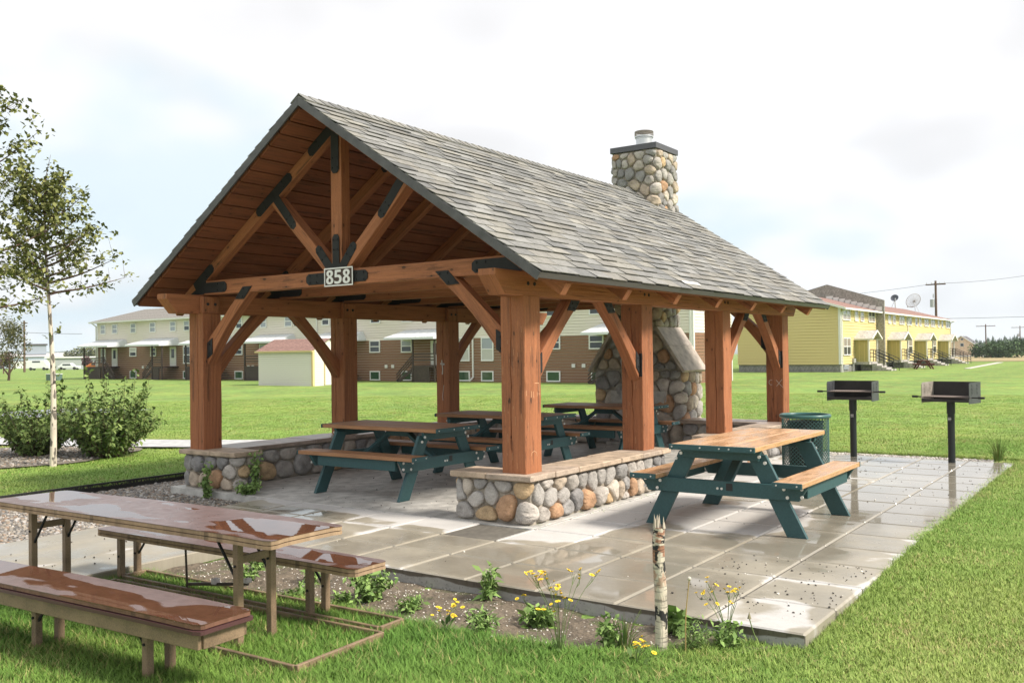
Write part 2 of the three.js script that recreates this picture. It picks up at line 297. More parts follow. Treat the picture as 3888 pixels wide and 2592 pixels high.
tag(pebbles('patio_grit', 620, 6, R => { let x, z; do { const k = R(); if (k < .25) { x = -1.9 + R() * 1.6; z = 2.3 + R() * 1.1; } else if (k < .55) { x = 2 + R() * 5; z = 1 + R() * 2.3; } else if (k < .8) { x = -.2 + R() * 3.2; z = -4.3 + R() * 3.4; } else { x = -2 + R() * 9; z = -3 + R() * 6.3; } } while (x > -.3 && z > -.5 && z < .4); return [x, .002, z]; }, .003, .010, [[.03, .03, .03], [.05, .045, .04], [.08, .07, .06], [.6, .58, .52]]), 'scattered dark grit and pale chips lying on the wet concrete', 'grit');
tag(pebbles('walkway_grit', 110, 16, R => [-6 + R() * 3.8, 0, -3.2 + R() * 1.5], .004, .010, [[.03, .03, .03], [.06, .05, .04]]), 'dark grit scattered on the concrete walkway', 'grit');
// soil bed in front of the patio
{
  const near = [[-3.4, -1.5], [-3.05, -.6], [-3.0, .4], [-3.02, 1.2], [-3.06, 1.8], [-2.95, 2.35], [-2.62, 2.75], [-2.45, 3.08], [-2.14, 3.25]];
  const G = new THREE.PlaneGeometry(1, 1, 26, 80), P = G.attributes.position, uv = [];
  for (let i = 0; i < P.count; i++) {
    const t = .5 - P.getY(i), u = P.getX(i) + .5, z = mix(-1.5, 3.22, t); let k = 0; while (k < near.length - 2 && near[k + 1][1] < z) k++;
    const xa = mix(near[k][0], near[k + 1][0], clamp((z - near[k][1]) / (near[k + 1][1] - near[k][1]))) + (fbm(z * 4, 0, 88, 3) - .5) * .16;
    const x = mix(xa, -2.138, u); const edge = Math.min(1, u * 6);
    P.setXYZ(i, x, -.118 + .028 * edge + (fbm(x * 6, z * 6, 66, 4) - .5) * .05 * edge, z); uv.push(x, z);
  }
  G.setAttribute('uv', new THREE.Float32BufferAttribute(uv, 2)); G.computeVertexNormals(); 
  const soilCol = tex(512, 512, (u, v) => { const n = fbm(u * 10, v * 10, 7, 5, 10, 10), f = vnoise(u * 128, v * 128, 9, 128, 128), m = sst(.6, .75, fbm(u * 6, v * 6, 27, 4, 6, 6)); const k = .55 + n * .8 + (f - .5) * .5; return [mix(.145, .10, m) * k, mix(.116, .10, m) * k, mix(.083, .05, m) * k]; }, true, [1, 1]);
  const so = struct('soil_bed', G, new THREE.MeshStandardMaterial({ map: soilCol, roughness: .95, bumpMap: grainBump, bumpScale: .02, side: THREE.DoubleSide }));
  tag(pebbles('soil_chips', 1500, 8, R => { const z = -1.4 + R() * 4.4, x = -2.98 + R() * .84; return [x + (z > 2.2 ? (z - 2.2) * .55 : 0), -.09 + (fbm(x * 6, z * 6, 66, 4) - .5) * .05, z]; }, .003, .009, [[.6, .56, .5], [.45, .4, .34], [.2, .16, .12], [.7, .68, .62]]), 'pale chips and small stones lying on the bare soil', 'pebbles');
}
// far path on the left, mulch bed, wet road
{
  const ribbon = (name, pts, w, y, mat) => {
    const c = new THREE.CatmullRomCurve3(pts.map(p => V(p[0], 0, p[1]))), N = 40, pos = [], uv = [], idx = [];
    for (let i = 0; i <= N; i++) { const p = c.getPoint(i / N), t = c.getTangent(i / N), n = V(t.z, 0, -t.x); for (const s of [-.5, .5]) { const x = p.x + n.x * s * w, z = p.z + n.z * s * w; pos.push(x, lawnY(x, z) + y, z); uv.push(x, z); } if (i < N) { const a = i * 2; idx.push(a, a + 1, a + 2, a + 1, a + 3, a + 2); } }
    const g = new THREE.BufferGeometry(); g.setAttribute('position', new THREE.Float32BufferAttribute(pos, 3)); g.setAttribute('uv', new THREE.Float32BufferAttribute(uv, 2)); g.setIndex(idx); g.computeVertexNormals(); mat.side = THREE.DoubleSide; return struct(name, g, mat);
  };
  ribbon('garden_path', [[5.2, -6.4], [3.9, -8.6], [3.0, -10.4], [2.2, -12.6], [1.2, -16], [-1, -24]], 1.35, .045, grainy([.50, .48, .46], .28, .0005));
  ribbon('wet_road', [[9.5, -22.5], [7.2, -22.4], [4.6, -22.0], [0, -22.6], [-8, -26]], 4.4, .07, grainy([.16, .17, .19], .2, .0005));
  const G = new THREE.CircleGeometry(1, 40), P = G.attributes.position; const uv = [];
  for (let i = 0; i < P.count; i++) { const a = Math.atan2(P.getY(i), P.getX(i)), r = Math.hypot(P.getX(i), P.getY(i)); const k = 1 + (vnoise(a * 2 + 9, 3, 5) - .5) * .2; const x = .4 + Math.cos(a) * r * 2.05 * k, z = -10.6 + Math.sin(a) * r * 1.75 * k; P.setXYZ(i, x, .048 + lawnY(x, z) - .02, z); uv.push(x, z); }
  G.setAttribute('uv', new THREE.Float32BufferAttribute(uv, 2)); const ix = G.index; for (let i = 0; i < ix.count; i += 3) { const t = ix.getX(i); ix.setX(i, ix.getX(i + 1)); ix.setX(i + 1, t); } G.computeVertexNormals();
  struct('mulch_bed', G, grainy([.20, .175, .14], .95, .03));
  tag(pebbles('mulch', 2600, 9, R => { const a = R() * 6.283, r = Math.sqrt(R()); const x = .4 + Math.cos(a) * r * 1.9, z = -10.6 + Math.sin(a) * r * 1.6; return [x, lawnY(x, z) + .03, z]; }, .012, .028, rockCols), 'grey gravel mulch around the birch and the shrubs', 'gravel');
}
// ================================================================ PAVILION
const PX = [0, 2.438, 4.877, 7.315], ZL = -4.85, ZR = 0, ZC = -2.425, HC = .471, HT = 2.166, HB = 2.40, A2 = .139;
const SL = .6723, COSS = 1 / Math.hypot(1, SL), EAVE_Z = .633, EAVE_H = 2.348, XF = -.597, XB = 8.054, RIDGE = EAVE_H + (EAVE_Z - ZC) * SL;
const roofY = z => RIDGE - Math.abs(z - ZC) * SL;             // top of the shingles
const pav = thing('picnic_pavilion', 'open timber picnic pavilion with reddish stained posts and grey shingle gable roof', 'pavilion');
// posts: rough timbers with a drying check in the front face
function postGeo(seed, h0, h1, notch) {
  const R = rng(seed), N = 20, rings = [], a = A2, c = .008;
  for (let i = 0; i <= N; i++) {
    const y = mix(h0, h1, i / N), w = (vnoise(i * .6, 1, seed) - .5) * .02, j = () => (R() - .5) * .0035;
    const nz = notch + w, d = .004 + .024 * Math.sin(Math.PI * clamp(i / N)) * (.6 + .4 * vnoise(i * .8, 4, seed)), hw = .0022 + .006 * vnoise(i * .5, 8, seed) * (i > 0 && i < N ? 1 : .5);
    const wob = (vnoise(i * .4, 5, seed) - .5) * .006;
    // profile counter-clockwise seen from above in (x,z); front face at x=-a
    rings.push([[-a + j(), -a + c], [-a + c, -a + j()], [a - c, -a + j()], [a + j(), -a + c], [a + wob, a - c], [a - c, a + wob], [-a + c, a + wob + j()], [-a + j(), a - c], [-a, nz + hw + .001], [-a + d, nz], [-a, nz - hw - .001]].map(p => [p[0], y, p[1]]));
  }
  const m = rings[0].length, vs = rings.flat(), fs = [];
  for (let i = 0; i < N; i++) for (let k = 0; k < m; k++) { const a0 = i * m + k, b0 = i * m + (k + 1) % m; fs.push([a0, a0 + m, b0 + m, b0]); }
  const cap = i => { const o = i * m; return [[o, o + 1, o + 10], [o + 1, o + 9, o + 10], [o + 1, o + 2, o + 9], [o + 2, o + 3, o + 9], [o + 3, o + 4, o + 9], [o + 4, o + 5, o + 9], [o + 5, o + 6, o + 9], [o + 6, o + 8, o + 9], [o + 6, o + 7, o + 8]]; };
  fs.push(...cap(N).map(f => [...f].reverse()), ...cap(0));
  const g = polyGeo(vs, fs); 
  // make faces look outward
  const p = g.attributes.position; let vol = 0; for (let i = 0; i < p.count; i += 3) { _a.fromBufferAttribute(p, i); _b.fromBufferAttribute(p, i + 1); _n.fromBufferAttribute(p, i + 2); vol += _a.dot(_b.clone().cross(_n)); }
  if (vol < 0) { const ar = p.array; for (let i = 0; i < ar.length; i += 9) for (let k = 0; k < 3; k++) { const t = ar[i + 3 + k]; ar[i + 3 + k] = ar[i + 6 + k]; ar[i + 6 + k] = t; } g.computeVertexNormals(); }
  return grainUV(g, V(0, 1, 0), roff());
}
const notchAt = [[-.02, .0, .02, -.03], [.03, -.04, .01, .03]];
const boltGeo = (x, y, z, axis, r = .019) => { const g = new THREE.CylinderGeometry(r, r, .012, 8); if (axis === 'x') g.rotateZ(Math.PI / 2); else if (axis === 'z') g.rotateX(Math.PI / 2); return g.translate(x, y, z); };
[[ZR, 1, 0], [ZL, -1, 1]].forEach(([z0, out, row]) => PX.forEach((x, i) => {
  const p = part('post', postGeo(100 + row * 10 + i, HC - .005, HT, notchAt[row][i]).translate(x, 0, z0), (i + row) % 2 ? TIMBER2 : TIMBER, pav);
  // inner tongue of the post rising beside the beam, with two bolts
  const zi = z0 - out * A2, zo = zi + out * .078;
  const ear = part('post_tongue', cb(x - A2 + .004, x + A2 - .004, HT - .002, HB - .015, Math.min(zi, zo) + .002, Math.max(zi, zo) - .004, .012, 'y'), TIMBER, pav);
  for (const bx of [-.06, .05]) part('bolt', boltGeo(x + bx, HT + .12, zi - out * .001, 'z'), PLATE, ear);
}));
// eave beams with cut tails
const beamPts = [[-.595, HB], [7.915, HB], [7.915, HB - .058], [7.76, HT], [-.44, HT], [-.595, HB - .058]];
[[ZR, 1], [ZL, -1]].forEach(([z0, out]) => {
  const zo = z0 + out * (A2 - .003), zi = zo - out * .195;
  const b = part('eave_beam', slabShape(beamPts, Math.min(zo, zi), Math.max(zo, zi), 'xy', .006, V(1, 0, 0)), TIMBER, pav);
  for (const x of PX) for (const bx of [-.06, .05]) part('bolt', boltGeo(x + bx, HT + .12, zo + out * .001, 'z'), PLATE, b);
});
// black steel plates
function plate(pts, x0, bolts, parent, th = .009) {
  const g = [slabShape(pts, x0 - th, x0, 'zy', .0015, V(0, 1, 0))];
  for (const [z, y] of bolts) g.push(boltGeo(x0 - th - .004, y, z, 'x', .011));
  return part('steel_plate', merge(g), PLATE, parent);
}
const mirror = pts => pts.map(([z, y]) => [2 * ZC - z, y]).reverse();
// trusses
const TT = .07, DK = .105;                                  // half thickness, deck thickness (perpendicular)
const under = z => roofY(z) - DK / COSS;                    // top of the chords
for (let k = 0; k < 7; k++) {
  const x = k * 1.2192, t = new THREE.Group(); t.name = 'truss'; pav.add(t); const x0 = x - TT, x1 = x + TT, m = k % 2 ? TIMBER2 : TIMBER;
  part('tie_beam', cb(x0, x1, HB + .001, HB + .175, ZL - .12, ZR + .12, .005, 'z'), m, t);
  const cd = .152, zt = .50;                                // top chords with square cut tails
  for (const s of [1, -1]) {
    const Z = z => ZC + s * (z - ZC);
    const tail = [[ZC, under(ZC)], [zt + .071, under(zt + .071)], [zt, under(zt) - cd + .002], [ZC, under(ZC) - cd]].map(([z, y]) => [Z(z), y]);
    part('rafter', slabShape(s > 0 ? tail.reverse() : tail, x0 + .001, x0 + .103, 'zy', .004, V(0, .558, s * -.83)), m, t);
  }
  if (!k) part('king_post', cb(x0 + .003, x1 - .003, HB + .174, under(ZC) - cd * .9, ZC - .083, ZC + .083, .005, 'y'), m, t);
  if (!k) for (const s of [1, -1]) part('web_strut', bar([x, HB + .20, ZC + s * .13], [x, under(ZC + s * 1.02) - cd + .01, ZC + s * 1.02], TT * 2 - .012, .155, .005, V(1, 0, 0)), m, t);
  // plates on the front of each truss
  const px = x0 - .0015, fan = [];
  const strip = (a, b, w) => { const dx = b[0] - a[0], dy = b[1] - a[1], L = Math.hypot(dx, dy), ux = dx / L, uy = dy / L, nx = -uy * w / 2, ny = ux * w / 2, c = .04; return [[a[0] + nx, a[1] + ny], [a[0] - nx, a[1] - ny], [b[0] - nx - ux * c, b[1] - ny - uy * c], [b[0] - nx * .5, b[1] - ny * .5], [b[0] + nx * .5, b[1] + ny * .5], [b[0] + nx - ux * c, b[1] + ny - uy * c]]; };
  const bl = (a, b, w) => { const dx = b[0] - a[0], dy = b[1] - a[1], L = Math.hypot(dx, dy), ux = dx / L, uy = dy / L, r = []; for (const d of [.06, .17]) for (const s of [-1, 1]) r.push([b[0] - ux * d - uy * s * w * .3, b[1] - uy * d + ux * s * w * .3]); return r; };
  const c0 = [ZC, HB + .10];
  const arms = [[[ZC, HB + .0875], [ZC - .48, HB + .0875], .125], [[ZC, HB + .0875], [ZC + .48, HB + .0875], .125], [c0, [ZC, HB + .57], .105], [[ZC - .03, HB + .12], [ZC - .30, HB + .45], .105], [[ZC + .03, HB + .12], [ZC + .30, HB + .45], .105]];
  if (!k) arms.forEach(([a, b, w], i) => plate(strip(a, b, w), px - i * .0008, bl(a, b, w), t));
  if (!k) plate([[ZC - .16, HB + .02], [ZC + .16, HB + .02], [ZC + .16, HB + .2], [ZC, HB + .27], [ZC - .16, HB + .2]], px - .005, [], t);
  // top joint
  const ty = under(ZC) - cd * .5;
  for (const s of [1, -1]) { const b = [ZC + s * .42, under(ZC + s * .42) - cd / 2], a = [ZC, ty]; plate(strip(a, b, .12), px - .0008 * (s + 2), bl(a, b, .12), t); }
  if (!k) plate(strip([ZC, ty], [ZC, ty - .55], .12), px - .0035, bl([ZC, ty], [ZC, ty - .55], .12), t);
  // strut heads
  if (!k) for (const s of [1, -1]) {
    const z1 = ZC + s * 1.02, h = [z1, under(z1) - cd / 2], st = [ZC + s * .66, HB + .2 + (under(z1) - cd - HB - .2) * (.66 - .13) / .89];
    plate(strip(h, st, .11), px - .0008, bl(h, st, .11), t);
    for (const q of [.30, -.30]) { const e = [z1 + s * q, under(z1 + s * q) - cd / 2]; plate(strip(h, e, .12), px - .0016 - .0008 * (q > 0), bl(h, e, .12), t); }
  }
  // heels
  for (const s of [1, -1]) {
    const zh = ZC + s * 2.44, a = [zh, HB + .0875], b = [ZC + s * 1.90, HB + .0875]; plate(strip(a, b, .13), px, bl(a, b, .13), t);
    const a2 = [ZC + s * 2.52, under(ZC + s * 2.52) - cd * .55], b2 = [ZC + s * 2.16, under(ZC + s * 2.16) - cd * .5]; plate(strip(a2, b2, .12), px - .0008, bl(a2, b2, .12), t);
    const tri = [[ZC + s * 2.62, HB + .012], [ZC + s * 2.34, HB + .012], [ZC + s * 2.30, HB + .17]]; plate(s > 0 ? tri.reverse() : tri, px - .0016, [], t);
  }
}
// knee braces: curved on the inside
const kneePts = (w, h0, h1, hb) => {                       // in (d, y): d from the post face, y height
  const r = [[0, h0]]; for (let i = 1; i < 9; i++) { const t = i / 9; const d = w * t, y = h0 + (hb - h0) * t; const bow = Math.sin(Math.PI * t) * .045; r.push([d - bow * .75, y + bow * .7]); }
  return [...r, [w, hb], [w - .21, hb], [0, h1]];
};
function knee(pts, zy, at, sgn, e0, e1) {
  const q = pts.map(([d, y]) => [at + sgn * d, y]); if (sgn < 0) q.reverse();
  return slabShape(q, e0, e1, zy ? 'zy' : 'xy', .005, zy ? V(0, .75, sgn * .66) : V(sgn * .66, .75, 0));
}
const kT = kneePts(.82, 1.53, 1.84, HB), kB = kneePts(.86, 1.29, 1.55, HT);
for (const x of [PX[0], PX[3]]) for (const [z0, s] of [[ZR, -1], [ZL, 1]]) {
  const b = part('knee_brace', knee(kT, true, z0 + s * A2, s, x - .066, x + .066), TIMBER, pav);
  const f = x - .068, P = pts => pts.map(([d, y]) => [z0 + s * (A2 + d), y]);
  const pl = P([[.86, HB + .07], [.69, HB + .07], [.545, HB - .075], [.705, HB - .08]]); plate(s < 0 ? pl.reverse() : pl, f - .003, P([[.80, HB + .04], [.70, HB + .045], [.60, HB - .045], [.69, HB - .05]]), b);
  part('steel_plate', box(x - .05, x + .05, 1.55, 1.80, Math.min(z0 + s * A2, z0 + s * (A2 + .01)), Math.max(z0 + s * A2, z0 + s * (A2 + .01))), PLATE, b);
  const pl2 = P([[.0, 1.60], [.10, 1.66], [.10, 1.86], [.0, 1.80]]); plate(s < 0 ? pl2.reverse() : pl2, f - .002, P([[.05, 1.67], [.05, 1.78]]), b);
}
for (const [z0, out] of [[ZR, 1], [ZL, -1]]) for (const [i, s] of [[0, 1], [1, -1], [2, 1], [3, -1]]) {
  const at = PX[i] + s * A2, zc = z0 + out * .03, b = part('knee_brace', knee(kB, false, at, s, zc - .065, zc + .065), TIMBER2, pav);
  const f = zc + out * .066, f1 = f + out * .009, P = pts => pts.map(([d, y]) => [at + s * d, y]);
  const pl = P([[.82, HT - .008], [.65, HT - .008], [.57, HT - .11], [.72, HT - .12]]); if (s < 0) pl.reverse();
  const mk = (q, bolts) => part('steel_plate', merge([slabShape(q, Math.min(f, f1), Math.max(f, f1), 'xy', .0015, V(1, 0, 0)), ...bolts.map(([X, Y]) => boltGeo(X, Y, f1 + out * .003, 'z', .011))]), PLATE, b);
  mk(pl, P([[.76, HT - .04], [.67, HT - .04], [.62, HT - .085], [.70, HT - .09]]));
  const p2 = P([[.003, 1.36], [.085, 1.44], [.085, 1.63], [.003, 1.56]]); if (s < 0) p2.reverse(); mk(p2, P([[.045, 1.45], [.045, 1.55]]));
  part('steel_plate', cb(Math.min(at, at + s * .009), Math.max(at, at + s * .009), 1.33, 1.60, zc + (out > 0 ? .066 : -.105), zc + (out > 0 ? .105 : -.066), .001, 'y'), PLATE, b);
}
// ---- roof
const roof = new THREE.Group(); roof.name = 'roof'; pav.add(roof);
const LS = (EAVE_Z - ZC) / COSS;                                // slope length
const onSlope = (s, q, x, n) => { const zz = EAVE_Z - q * COSS, y = EAVE_H + q * SL * COSS; const nz = SL * COSS, ny = COSS; const Z = zz + nz * n, Y = y + ny * n; return [x, Y, s > 0 ? Z : 2 * ZC - Z]; };
function slopeBox(s, q0, q1, x0, x1, n0, n1, lift = 0) {       // n from..to below/above the top plane; lift raises the low (eave) end
  const P = [[q0, x0, n0 + lift], [q1, x0, n0], [q1, x1, n0], [q0, x1, n0 + lift], [q0, x0, n1 + lift], [q1, x0, n1], [q1, x1, n1], [q0, x1, n1 + lift]].map(([q, x, n]) => onSlope(s, q, x, n));
  let F = [[0, 1, 2, 3], [7, 6, 5, 4], [0, 4, 5, 1], [1, 5, 6, 2], [2, 6, 7, 3], [3, 7, 4, 0]]; if (s > 0) F = F.map(f => [...f].reverse());
  return polyGeo(P, F);
}
const FASC = grainy([.085, .083, .085], .5, .0004);
const bw = .2, nb = Math.ceil(LS / bw);
for (const s of [1, -1]) for (let i = 0; i < nb; i++) {
  const q0 = i * bw + .002, q1 = Math.min((i + 1) * bw - .004, LS - .02);
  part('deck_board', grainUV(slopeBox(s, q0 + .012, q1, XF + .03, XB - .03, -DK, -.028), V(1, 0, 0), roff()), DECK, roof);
}
const UNDERLAY = std([.05, .05, .048], .9);
for (const s of [1, -1]) part('underlay', slopeBox(s, .004, LS + .0, XF + .004, XB - .004, -.027, -.012), UNDERLAY, roof);
for (const s of [1, -1]) {
  part('eave_fascia', slopeBox(s, -.016, .003, XF - .004, XB + .004, -.068, -.010), FASC, roof);
  for (const [a, b] of [[XF - .016, XF + .003], [XB - .003, XB + .016]]) { const P = (q, n) => { const p = onSlope(s, q, 0, n); return [p[2], p[1]]; }, o = [P(-.016, -.009), [ZC, RIDGE - .009 / COSS], [ZC, RIDGE - .088 / COSS], P(-.016, -.088)]; part('rake_fascia', slabShape(s > 0 ? o.reverse() : o, a, b, 'zy', .001, V(0, .558, .83)), FASC, roof); }
}
{
  const SH = std([1, 1, 1], .93, { vertexColors: true, map: tex(256, 256, (u, v) => .72 + (vnoise(u * 128, v * 128, 5, 128, 128) - .5) * .55 + (fbm(u * 8, v * 8, 6, 3, 8, 8) - .5) * .35, true, [.35, .35]), bumpMap: grainBump, bumpScale: .004 });
  const cols = [[.295, .29, .272], [.26, .258, .248], [.335, .322, .287], [.215, .216, .212], [.28, .268, .242], [.32, .318, .304]];
  const R = rng(33), rows = 26, ex = LS / rows, tw = .318, list = [];
  for (const s of [1, -1]) for (let r = 0; r < rows; r++) {
    let x = XF - tw * ((r * .5 + R() * .08) % 1);
    while (x < XB) {
      const w = tw * (.94 + R() * .12), a = Math.max(x + .005, XF - .012), b = Math.min(x + w - .005, XB + .012); x += w; if (b - a < .02) continue;
      const dq = (R() - .5) * .005, q0 = r * ex + dq - (r ? 0 : .022), q1 = Math.min((r + 1) * ex + .03, LS), c = cols[Math.floor(R() * cols.length)], f = .86 + R() * .28;
      const g = grainUV(slopeBox(s, q0, q1, a, b, -.010, -.003, R() < .45 ? .010 : .016 + R() * .005), V(1, 0, 0), roff()); paint(g, mul(c, f));
      const mid = onSlope(s, q0, (a + b) / 2, 0), d = Math.hypot(mid[0] - camera.position.x, mid[1] - camera.position.y, mid[2] - camera.position.z);
      list.push({ g, s, d: s > 0 ? d : 99 });
    }
  }
  list.sort((p, q) => p.d - q.d); const near = list.slice(0, 296), far = list.slice(296);
  for (const e of near) part('shingle', e.g, SH, roof);
  stuff(part('shingle_field', merge(far.map(e => e.g)), SH, roof));
  const caps = []; for (let x = XF - .01; x < XB; x += .145) for (const s of [1, -1]) { const g = grainUV(slopeBox(s, LS - .14, LS + .012, x, Math.min(x + .17, XB + .01), .004, .012), V(1, 0, 0), roff()); const c = cols[Math.floor(R() * cols.length)]; paint(g, mul(c, .9 + R() * .2)); const p = g.attributes.position; for (let i = 0; i < p.count; i++) p.setY(i, p.getY(i) + (x + .17 - p.getX(i)) * .06); caps.push(g); }
  for (const g of caps) part('ridge_cap', g, SH, roof);
  part('torn_shingle_patch', slopeBox(1, .075, .14, 2.55, 3.0, .010, .018), std([.62, .6, .58], .8), roof);
}
// scratches and carved marks on the posts, pale where the stain is cut
{
  const PALE = std([.62, .36, .20], .85), R = rng(5);
  const strokes = (pts, w, place) => { const g = []; for (let i = 0; i < pts.length - 1; i++) { const [a, b] = [pts[i], pts[i + 1]], dx = b[0] - a[0], dy = b[1] - a[1], L = Math.hypot(dx, dy) || 1, nx = -dy / L * w / 2, ny = dx / L * w / 2; g.push([[a[0] + nx, a[1] + ny], [a[0] - nx, a[1] - ny], [b[0] - nx, b[1] - ny], [b[0] + nx, b[1] + ny]].map(place)); } return polyGeo(g.flat(), g.map((_, i) => [i * 4, i * 4 + 1, i * 4 + 2, i * 4 + 3])); };
  const arc = (cx, cy, rx, ry, a0, a1) => Array.from({ length: 9 }, (_, i) => { const t = mix(a0, a1, i / 8); return [cx + Math.cos(t) * rx, cy + Math.sin(t) * ry]; });
  const right = (px) => ([u, v]) => [px + u, v, A2 + .0022];
  const m1 = [strokes([[-.12, 1.33], [.10, 1.33], [.10, 1.13], [-.12, 1.13], [-.12, 1.33]], .006, right(0)), strokes(arc(-.065, 1.23, .035, .06, 2, -2), .006, right(0)), strokes(arc(.035, 1.23, .035, .07, 2.6, 8), .006, right(0)), strokes(arc(-.0, .63, .05, .05, 0, 3), .005, right(0))];
  part('carving', merge(m1), PALE, pav).userData.label = 'carved square with round marks';
  const x4 = PX[3], fr = (px, pz) => ([u, v]) => [px - A2 - .0022, v, pz + u];
  const P4 = part('scratched_marks', merge([strokes(arc(-.06, 1.10, .035, .04, 1, 5.3), .007, fr(x4, 0)), strokes([[.03, 1.04], [.12, 1.15]], .007, fr(x4, 0)), strokes([[.02, 1.14], [.13, 1.02]], .007, fr(x4, 0)), strokes([[.0, 1.13], [.08, .98]], .006, right(x4)), strokes([[.07, 1.12], [.02, .97]], .006, right(x4))]), std([.6, .5, .42], .85), pav);
  part('white_scuff', merge([strokes([[-.02, 1.52], [.0, 1.36], [-.01, 1.28]], .02, fr(PX[2], ZL)), strokes([[-.05, 1.46], [.04, 1.45]], .03, fr(PX[2], ZL)), strokes([[.02, 1.1], [-.01, .9], [0, .84]], .008, fr(PX[2], ZL))]), std([.6, .55, .5], .85), pav);
  const sc = []; for (let i = 0; i < 60; i++) { const u = (R() - .5) * .25, v = .5 + R() * 1.5, l = .02 + R() * .08, k = (R() - .5) * .2; sc.push(strokes([[u, v], [u + l * k, v + l]], .0025, R() < .5 ? right(PX[Math.floor(R() * 3)]) : fr(PX[Math.floor(R() * 2)], 0))); }
  part('fine_scratches', merge(sc), PALE, pav);
}
// house number sign on the front tie beam
{
  const s = thing('number_sign', 'white bordered dark sign reading 858 on the front tie beam', 'sign', [-.098, HB + .092, -2.36]);
  part('panel', cb(-.008, 0, -.10, .10, -.222, .222, .002), std([.055, .03, .022], .6), s);
  const f = []; for (const y of [-.0955, .0955]) f.push(cb(-.0115, -.0085, y - .0075, y + .0075, -.222, .222, .001)); for (const z of [-.2145, .2145]) f.push(cb(-.0115, -.0085, -.088, .088, z - .0075, z + .0075, .001));
  part('border', merge(f), WHITE, s);
  const font = await new FontLoader().loadAsync('fonts/droid/droid_sans_bold.typeface.json');
  const tg = ch => new TextGeometry(ch, { font, size: .155, depth: .003, curveSegments: 6, bevelEnabled: false });
  let off = -.19; for (const ch of '858') { const g = tg(ch); g.computeBoundingBox(); const b = g.boundingBox, w = b.max.x - b.min.x; g.translate(-b.min.x, -(b.min.y + b.max.y) / 2, 0); g.scale(.112 / w, 1.0, 1); g.rotateY(-Math.PI / 2); g.translate(-.0087, 0, off); off += .129; part('digit', g, WHITE, s); }
}
// ================================================================ RIVER STONE WALLS AND FIREPLACE
const MORTAR = grainy([.32, .285, .235], .95, .014);
const STONES = [[.37, .35, .325], [.30, .29, .278], [.43, .395, .355], [.24, .232, .228], [.43, .355, .275], [.50, .36, .21], [.42, .255, .15], [.47, .42, .355]].map(c => grainy(c, .86, .014));
const stonePick = R => { const k = R(); return STONES[k < .18 ? 0 : k < .34 ? 1 : k < .46 ? 2 : k < .57 ? 3 : k < .72 ? 4 : k < .81 ? 5 : k < .89 ? 6 : 7]; };
// plan curve with rounded corners; outward side is to the right of travel
function planCurve(pts, r) {
  const segs = []; let L = 0;
  for (let i = 0; i < pts.length - 1; i++) {
    let a = V(pts[i][0], 0, pts[i][1]), b = V(pts[i + 1][0], 0, pts[i + 1][1]); const d = b.clone().sub(a).normalize();
    if (i > 0) a.addScaledVector(d, r); if (i < pts.length - 2) b.addScaledVector(d, -r);
    const l = a.distanceTo(b); segs.push({ u: L, l, a, d }); L += l;
    if (i < pts.length - 2) { const e = V(pts[i + 2][0], 0, pts[i + 2][1]).sub(V(pts[i + 1][0], 0, pts[i + 1][1])).normalize(); segs.push({ u: L, l: r * 1.5708, arc: true, a: b, d, e }); L += r * 1.5708; }
  }
  return { L, at(u, off) {
    let s = segs[0]; for (const q of segs) if (u >= q.u) s = q; const t = u - s.u;
    const N = d => V(-d.z, 0, d.x);
    if (!s.arc) return s.a.clone().addScaledVector(s.d, t).addScaledVector(N(s.d), off);
    const w = clamp(t / s.l) * 1.5708, n = N(s.d).multiplyScalar(Math.cos(w)).addScaledVector(N(s.e), Math.sin(w)), c = s.a.clone().addScaledVector(N(s.d), -r);
    return c.addScaledVector(n, r + off);
  } };
}
function voronoi(sites, i, poly) {
  let c = poly; const s = sites[i];
  for (let j = 0; j < sites.length && c.length; j++) if (j !== i) {
    const q = sites[j]; if (Math.abs(q[0] - s[0]) > .9) continue;
    const nx = q[0] - s[0], ny = q[1] - s[1], k = (q[0] * q[0] + q[1] * q[1] - s[0] * s[0] - s[1] * s[1]) / 2, out = [];
    for (let a = 0; a < c.length; a++) { const A = c[a], B = c[(a + 1) % c.length], da = A[0] * nx + A[1] * ny - k, db = B[0] * nx + B[1] * ny - k; if (da <= 0) out.push(A); if (da * db < 0) { const t = da / (da - db); out.push([A[0] + (B[0] - A[0]) * t, A[1] + (B[1] - A[1]) * t]); } }
    c = out;
  }
  return c;
}
const centroid = c => { let x = 0, y = 0, a = 0; for (let i = 0; i < c.length; i++) { const p = c[i], q = c[(i + 1) % c.length], k = p[0] * q[1] - q[0] * p[1]; a += k; x += (p[0] + q[0]) * k; y += (p[1] + q[1]) * k; } return a ? [x / (3 * a), y / (3 * a), a / 2] : [0, 0, 0]; };
